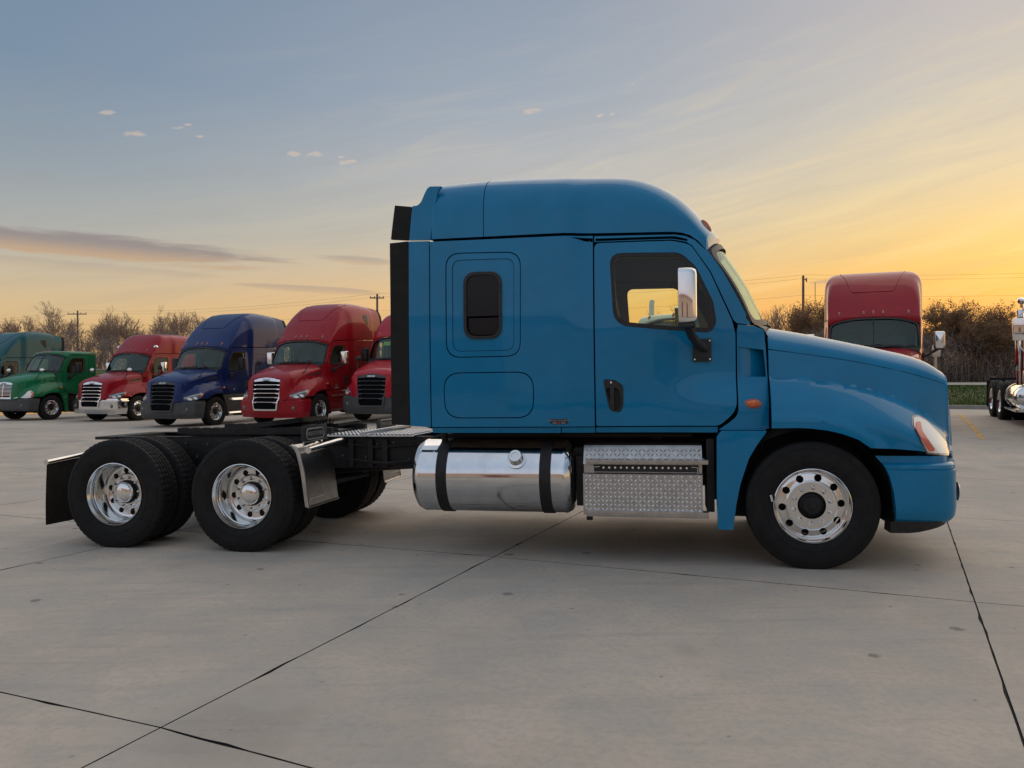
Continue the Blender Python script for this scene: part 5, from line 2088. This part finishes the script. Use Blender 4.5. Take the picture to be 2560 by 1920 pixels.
def leaf_mat(name, col, tr):
    mm = material(name, col, .85, spec=.15)
    q = NB(mm.node_tree)
    p = mm.node_tree.nodes['Principled BSDF']
    tl = q.n('ShaderNodeBsdfTranslucent')
    tl.inputs[0].default_value = (*tr, 1)
    mx = q.n('ShaderNodeMixShader')
    mx.inputs[0].default_value = .45
    q.l(p.outputs[0], mx.inputs[1])
    q.l(tl.outputs[0], mx.inputs[2])
    q.l(mx.outputs[0], mm.node_tree.nodes['Material Output'].inputs[0])
    return mm


M['leaf'] = leaf_mat('dry_leaf', (.19, .13, .09), (.36, .22, .12))


def tree_mesh(seed, H, spread, leafy=0, upright=.5, depth=6):
    rg = random.Random(seed)
    trunk, crown, leaves = MB(), MB(), MB()
    tw = max(.022, H * .0034)

    def grow(p, d, L, r, lv):
        n = 3 if lv < 2 else 2
        pts = [p]
        for k in range(n):
            d = (d + Vector((rg.gauss(0, .13), rg.gauss(0, .13), rg.gauss(.03, .06)))).normalized()
            pts.append(pts[-1] + d * (L / n))
        r2 = r * (.62 if lv else .72)
        (trunk if lv == 0 else crown).tube(pts, r, 6 if lv == 0 else (4 if lv < 3 else 3), cap=False, taper=max(r2, tw * .5))
        if leafy and lv >= depth - 1:
            for q in range(leafy):
                c_ = pts[rg.randrange(len(pts))] + Vector((rg.gauss(0, .22), rg.gauss(0, .22), rg.gauss(0, .18)))
                s = rg.uniform(.05, .11)
                a, b2 = Vector((rg.gauss(0, 1), rg.gauss(0, 1), rg.gauss(0, 1))).normalized(), Vector((rg.gauss(0, 1), rg.gauss(0, 1), rg.gauss(0, 1))).normalized()
                leaves.add([c_ + a * s, c_ + b2 * s * .7, c_ - a * s, c_ - b2 * s * .7], [(0, 1, 2, 3)])
        if lv >= depth:
            return
        kids = 2 + (rg.random() < .75) + (lv == 0) * 2 + (lv in (1, 2)) * 1
        for k in range(kids):
            f = rg.uniform(.35, 1.0) if k else 1.0
            i = min(len(pts) - 2, int(f * (len(pts) - 1)))
            q = pts[i].lerp(pts[i + 1], f * (len(pts) - 1) - i) if f < 1 else pts[-1]
            side = Vector((rg.gauss(0, 1), rg.gauss(0, 1), 0))
            side = side.normalized()
            ang = rg.uniform(.35, .95) * spread * (.55 if k == 0 else 1)
            nd = (d * math.cos(ang) + (side - d * side.dot(d)).normalized() * math.sin(ang) + Vector((0, 0, upright * .25))).normalized()
            grow(q, nd, L * rg.uniform(.62, .86), max(tw * .5, r2 * rg.uniform(.6, .85)), lv + 1)
    grow(Vector((0, 0, -.3)), Vector((0, 0, 1)), H * .30, H * .022, 0)
    return trunk, crown, leaves


TREES = []
for seed, H, spread, lf, up in ((1, 10.5, .85, 0, .6), (2, 9.5, .75, 0, .8), (3, 10, .95, 0, .4), (4, 8.5, .8, 0, .7), (21, 9.0, .95, 9, .4), (22, 8.0, 1.0, 11, .3)):
    tk, cr, lv = tree_mesh(seed, H, spread, lf, up)
    zmax = max(v[2] for v in cr.v)
    k = H / zmax
    for mb in (tk, cr, lv):
        mb.v = [(x * k, y * k, z * k) for x, y, z in mb.v]
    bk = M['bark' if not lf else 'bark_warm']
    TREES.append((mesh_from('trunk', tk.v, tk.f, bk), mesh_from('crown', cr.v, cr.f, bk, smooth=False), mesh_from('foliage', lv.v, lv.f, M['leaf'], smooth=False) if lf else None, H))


def field_z(x, y):
    v = Vector((x, y)) - E0
    return landc(v.dot(EU), v.dot(EN))


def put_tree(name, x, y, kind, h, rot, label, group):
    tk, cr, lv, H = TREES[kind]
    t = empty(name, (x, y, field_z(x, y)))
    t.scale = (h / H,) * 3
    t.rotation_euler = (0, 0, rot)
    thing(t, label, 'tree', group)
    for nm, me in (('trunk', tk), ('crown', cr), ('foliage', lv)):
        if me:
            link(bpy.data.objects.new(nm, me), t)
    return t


rg = random.Random(9)


def tree_px(px, top, Yd, kind, name, label, group):
    x = (px - 1280) / 1923 * Yd
    zt_ = 1.46 + (960 - top) / 1923 * Yd
    put_tree(name, x, Yd, kind, zt_ - field_z(x, Yd), rg.random() * 6.28, label, group)


TREE_ROWS_LEFT = 'bare trees behind the row of trucks'
TREE_ROWS_RIGHT = 'trees behind the right side of the lot'
LT = [(-2.0, 782, 98, 1, 'bare tree at the far left edge behind the teal truck'), (58, 786, 104, 3, 'small bare tree just left of the tallest bare tree'),
      (128, 752, 96, 0, 'tallest round bare tree, behind the green truck and left of the pole'), (176, 800, 92, 2, 'low dark bare tree touching the left pole'),
      (243, 763, 100, 1, 'upright narrow-topped bare tree just right of the left pole'), (290, 796, 94, 3, 'short bare tree over the front of the dark red mid-roof truck'),
      (325, 778, 97, 0, 'rounded bare tree behind the dark red mid-roof roof'), (390, 763, 90, 2, 'wide open-branched bare tree right of the mid-roof truck'),
      (432, 800, 106, 1, 'faint small bare tree beside the wide open-branched one'), (458, 775, 99, 3, 'bare tree behind the roof end of the mid-roof truck'),
      (498, 777, 93, 0, 'bare tree just left of the navy roof'), (555, 815, 108, 1, 'bare tree half hidden by the navy roof'), (742, 812, 104, 3, 'bare tree top between the navy and high red roofs')]
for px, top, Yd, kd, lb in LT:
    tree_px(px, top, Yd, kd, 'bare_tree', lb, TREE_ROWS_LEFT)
RT = [(1925, 782, 84, 1, 'bare_tree', 'thin bare tree just over the windscreen wiper'), (1962, 760, 78, 3, 'bare_tree', 'bare orange-lit tree left of the right pole'),
      (1996, 752, 86, 2, 'bare_tree', 'bare tree directly behind the right pole'), (2040, 752, 70, 4, 'leafy_tree', 'brown-leaved tree left of the red truck facing us'),
      (2085, 735, 66, 4, 'leafy_tree', 'brown-leaved tree mostly hidden by the left of the red roof'), (1725, 742, 74, 2, 'bare_tree', 'bare tree seen through the blue cab windows'),
      (2350, 745, 64, 4, 'leafy_tree', 'tall brown-leaved tree touching the right side of the red roof'), (2405, 744, 60, 5, 'leafy_tree', 'spreading brown-leaved tree right of the red truck'),
      (2455, 755, 62, 4, 'leafy_tree', 'brown-leaved tree whose top slopes down to the gap'), (2530, 788, 80, 1, 'bare_tree', 'low bare tree glowing orange beside the chrome stack'),
      (2230, 760, 68, 5, 'leafy_tree', 'brown-leaved tree behind the red high roof')]
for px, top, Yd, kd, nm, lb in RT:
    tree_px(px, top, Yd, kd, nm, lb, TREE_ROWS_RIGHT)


def brush(name, x0, x1, y0, y1, n, topfn, seed):
    rg = random.Random(seed)
    m = MB()
    for k in range(n):
        y = rg.uniform(y0, y1)
        x = rg.uniform(x0, x1) * y / ((y0 + y1) / 2)
        z0 = field_z(x, y)
        H = max(.6, topfn(x / y) * y + 1.46 - z0)
        if rg.random() < .07:
            # stem
            h = H * rg.uniform(.45, 1.0) * (1 if rg.random() < .9 else 1.12)
            w = rg.uniform(.015, .035)
            dx, dy = rg.gauss(0, .10) * h, rg.gauss(0, .10) * h
            mx_, my_ = rg.gauss(0, .05) * h, rg.gauss(0, .05) * h
            m.add([(x - w, y, z0), (x + w, y, z0), (x + mx_ + w * .7, y + my_, z0 + h * .5), (x + mx_ - w * .7, y + my_, z0 + h * .5), (x + dx, y + dy, z0 + h)], [(0, 1, 2, 3), (3, 2, 4)])
        else:
            zc_ = z0 + H * rg.random()**1.15 * .97
            L_ = rg.uniform(.6, 1.8)
            w = rg.uniform(.02, .045)
            a = rg.uniform(-.2, 3.3)
            dx, dz_, dy = math.cos(a) * L_, math.sin(a) * L_, rg.gauss(0, .4)
            m.add([(x - w, y, zc_), (x + w, y, zc_), (x + dx, y + dy, zc_ + dz_ * .7)], [(0, 1, 2)])
    o = m.obj(name, M['brush'], None, recalc=False, smooth=False)
    o['kind'] = 'stuff'
    return o


def noisy(base, amp, seed):
    rr = random.Random(seed)
    ph = [(rr.uniform(20, 160), rr.random() * 6.28, rr.uniform(.3, 1)) for _ in range(6)]
    return lambda q: (base + amp * sum(a * math.sin(f * q + p) for f, p, a in ph) / 2.5) / 1923


brush('brushwood', 16, 52, 58, 68, 32000, noisy(112, 14, 3), 3)
brush('brushwood', -66, -8, 76, 92, 20000, noisy(112, 20, 4), 4)
brush('brushwood', -8, 18, 70, 80, 5000, noisy(80, 10, 6), 6)

# ------------------------------------------------------------------ utility poles and wires
M['pole'] = vary(material('pole_timber', (0.20, 0.135, 0.10), .9), 2, .2, .05)
M['pole_pale'] = vary(material('weathered_pole_timber', (0.26, 0.19, 0.14), .9), 2, .2, .05)
M['wire'] = material('overhead_wire', (0.16, 0.13, 0.10), .7)
PG = 'utility poles along the road beyond'
POLES = []
for px, top, Yd, arm, lb, mt in ((194, 777, 125, True, 'timber pole with a wide crossarm behind the green truck', 'pole_pale'), (943, 735, 102, True, 'timber pole with a crossarm just above the high red roof', 'pole'), (2008, 689, 85, False, 'tall bare-topped timber pole left of the red truck facing us', 'pole')):
    x = (px - 1280) / 1923 * Yd
    z1 = 1.46 + (960 - top) / 1923 * Yd
    z0 = field_z(x, Yd) - .3
    t = empty('utility_pole', (x, Yd, z0))
    thing(t, lb, 'utility pole', PG)
    MB().tube([(0, 0, 0), (0, 0, (z1 - z0) * .5), (0, 0, z1 - z0)], .19, 8, taper=.13).obj('post', M[mt], t)
    if arm:
        MB().box((0, -.16, z1 - z0 - .55), (3.1 if px < 500 else 1.9, .12, .14)).obj('crossarm', M[mt], t)
        w = 1.45 if px < 500 else .85
        for dx in (-w, -w * .4, w * .4, w):
            MB().lathe([(0, 0), (.05, .02), (.06, .12), (.03, .2), (0, .2)], 8, 'z', (dx, -.16, z1 - z0 - .48)).obj('insulator', M['pole_pale'], t)
    else:
        m = MB()
        m.box((.22, 0, z1 - z0 - .45), (.34, .1, .1))
        m.tube([(.36, 0, z1 - z0 - .7), (.36, 0, z1 - z0 - .25)], .07, 6)
        m.obj('bracket', M['pole'], t)
    POLES.append((x, Yd, z1))
ends = [POLES[0], POLES[1], POLES[2], (82, 68, 13.6)]
ends.insert(0, (-125, 146, 13.0))
WL = ('upper overhead wire of the pair', 'second overhead wire just under the top one', 'lowest single overhead wire')
for wi, (dzw, dxw) in enumerate(((.05, -.3), (-.28, .5), (-2.15, 0))):
    m = MB()
    for (xa, ya, za), (xb, yb, zb) in zip(ends, ends[1:]):
        pts = [(xa + (xb - xa) * k / 24, ya + (yb - ya) * k / 24 + dxw, za + (zb - za) * k / 24 + dzw - 4 * .9 * (k / 24) * (1 - k / 24)) for k in range(25)]
        m.tube(pts, .011, 4, cap=False)
    o = m.obj('overhead_wire', M['wire'], None, recalc=False)
    thing(o, WL[wi] + ' strung between the utility poles', 'wire', 'overhead wires')

# ------------------------------------------------------------------ sign post on the verge (its plate is behind the mirror)
x, y = 15.2, 27.6
t = empty('sign_post', (x, y, ground(x, y)))
thing(t, 'grey metal post standing on the grass below the red truck mirror', 'post')
MB().tube([(0, 0, 0), (0, 0, 2.2)], .045, 8).obj('post', M['brushed'], t)
MB().box((0, -.05, 2.0), (.30, .012, .40)).obj('sign_plate', M['brushed'], t, bevel=.004)

# ------------------------------------------------------------------ the building behind the camera that shows in the chrome
M['wall'] = vary(material('pale_wall_panel', (0.50, 0.42, 0.37), .7), 1.0, .06, .1)
M['wall_red'] = material('red_fascia', (0.30, 0.03, 0.03), .5)
M['wall_door'] = material('brown_door', (0.16, 0.05, 0.035), .6)
t = empty('building', (0, 0, 0))
thing(t, 'long pale building with red roof edge, seen only reflected in the chrome mirror', 'building')
ba = R_(24)
t.location = (-5, -32, -.2)
t.rotation_euler = (0, 0, -ba)
MB().box((0, -10, 3.2), (64, 20, 6.4)).obj('wall', M['wall'], t)
for k in range(22):
    MB().box((-31 + k * 2.95, .03, 3.2), (.10, .06, 6.2)).obj('wall_rib', M['wall'], t)
MB().box((0, -9.9, 6.6), (64.6, 20.6, .5)).obj('roof_edge', M['wall_red'], t)
for x in (-22, -13, -4, 5, 14):
    d_ = MB().box((x, .06, 2.2), (4.2, .08, 4.4)).obj('loading_door', M['wall_door' if x in (-13, 5) else 'wall'], t)
    MB().box((x, .11, 4.5), (4.6, .1, .16)).obj('door_head', M['wall_red'], d_)
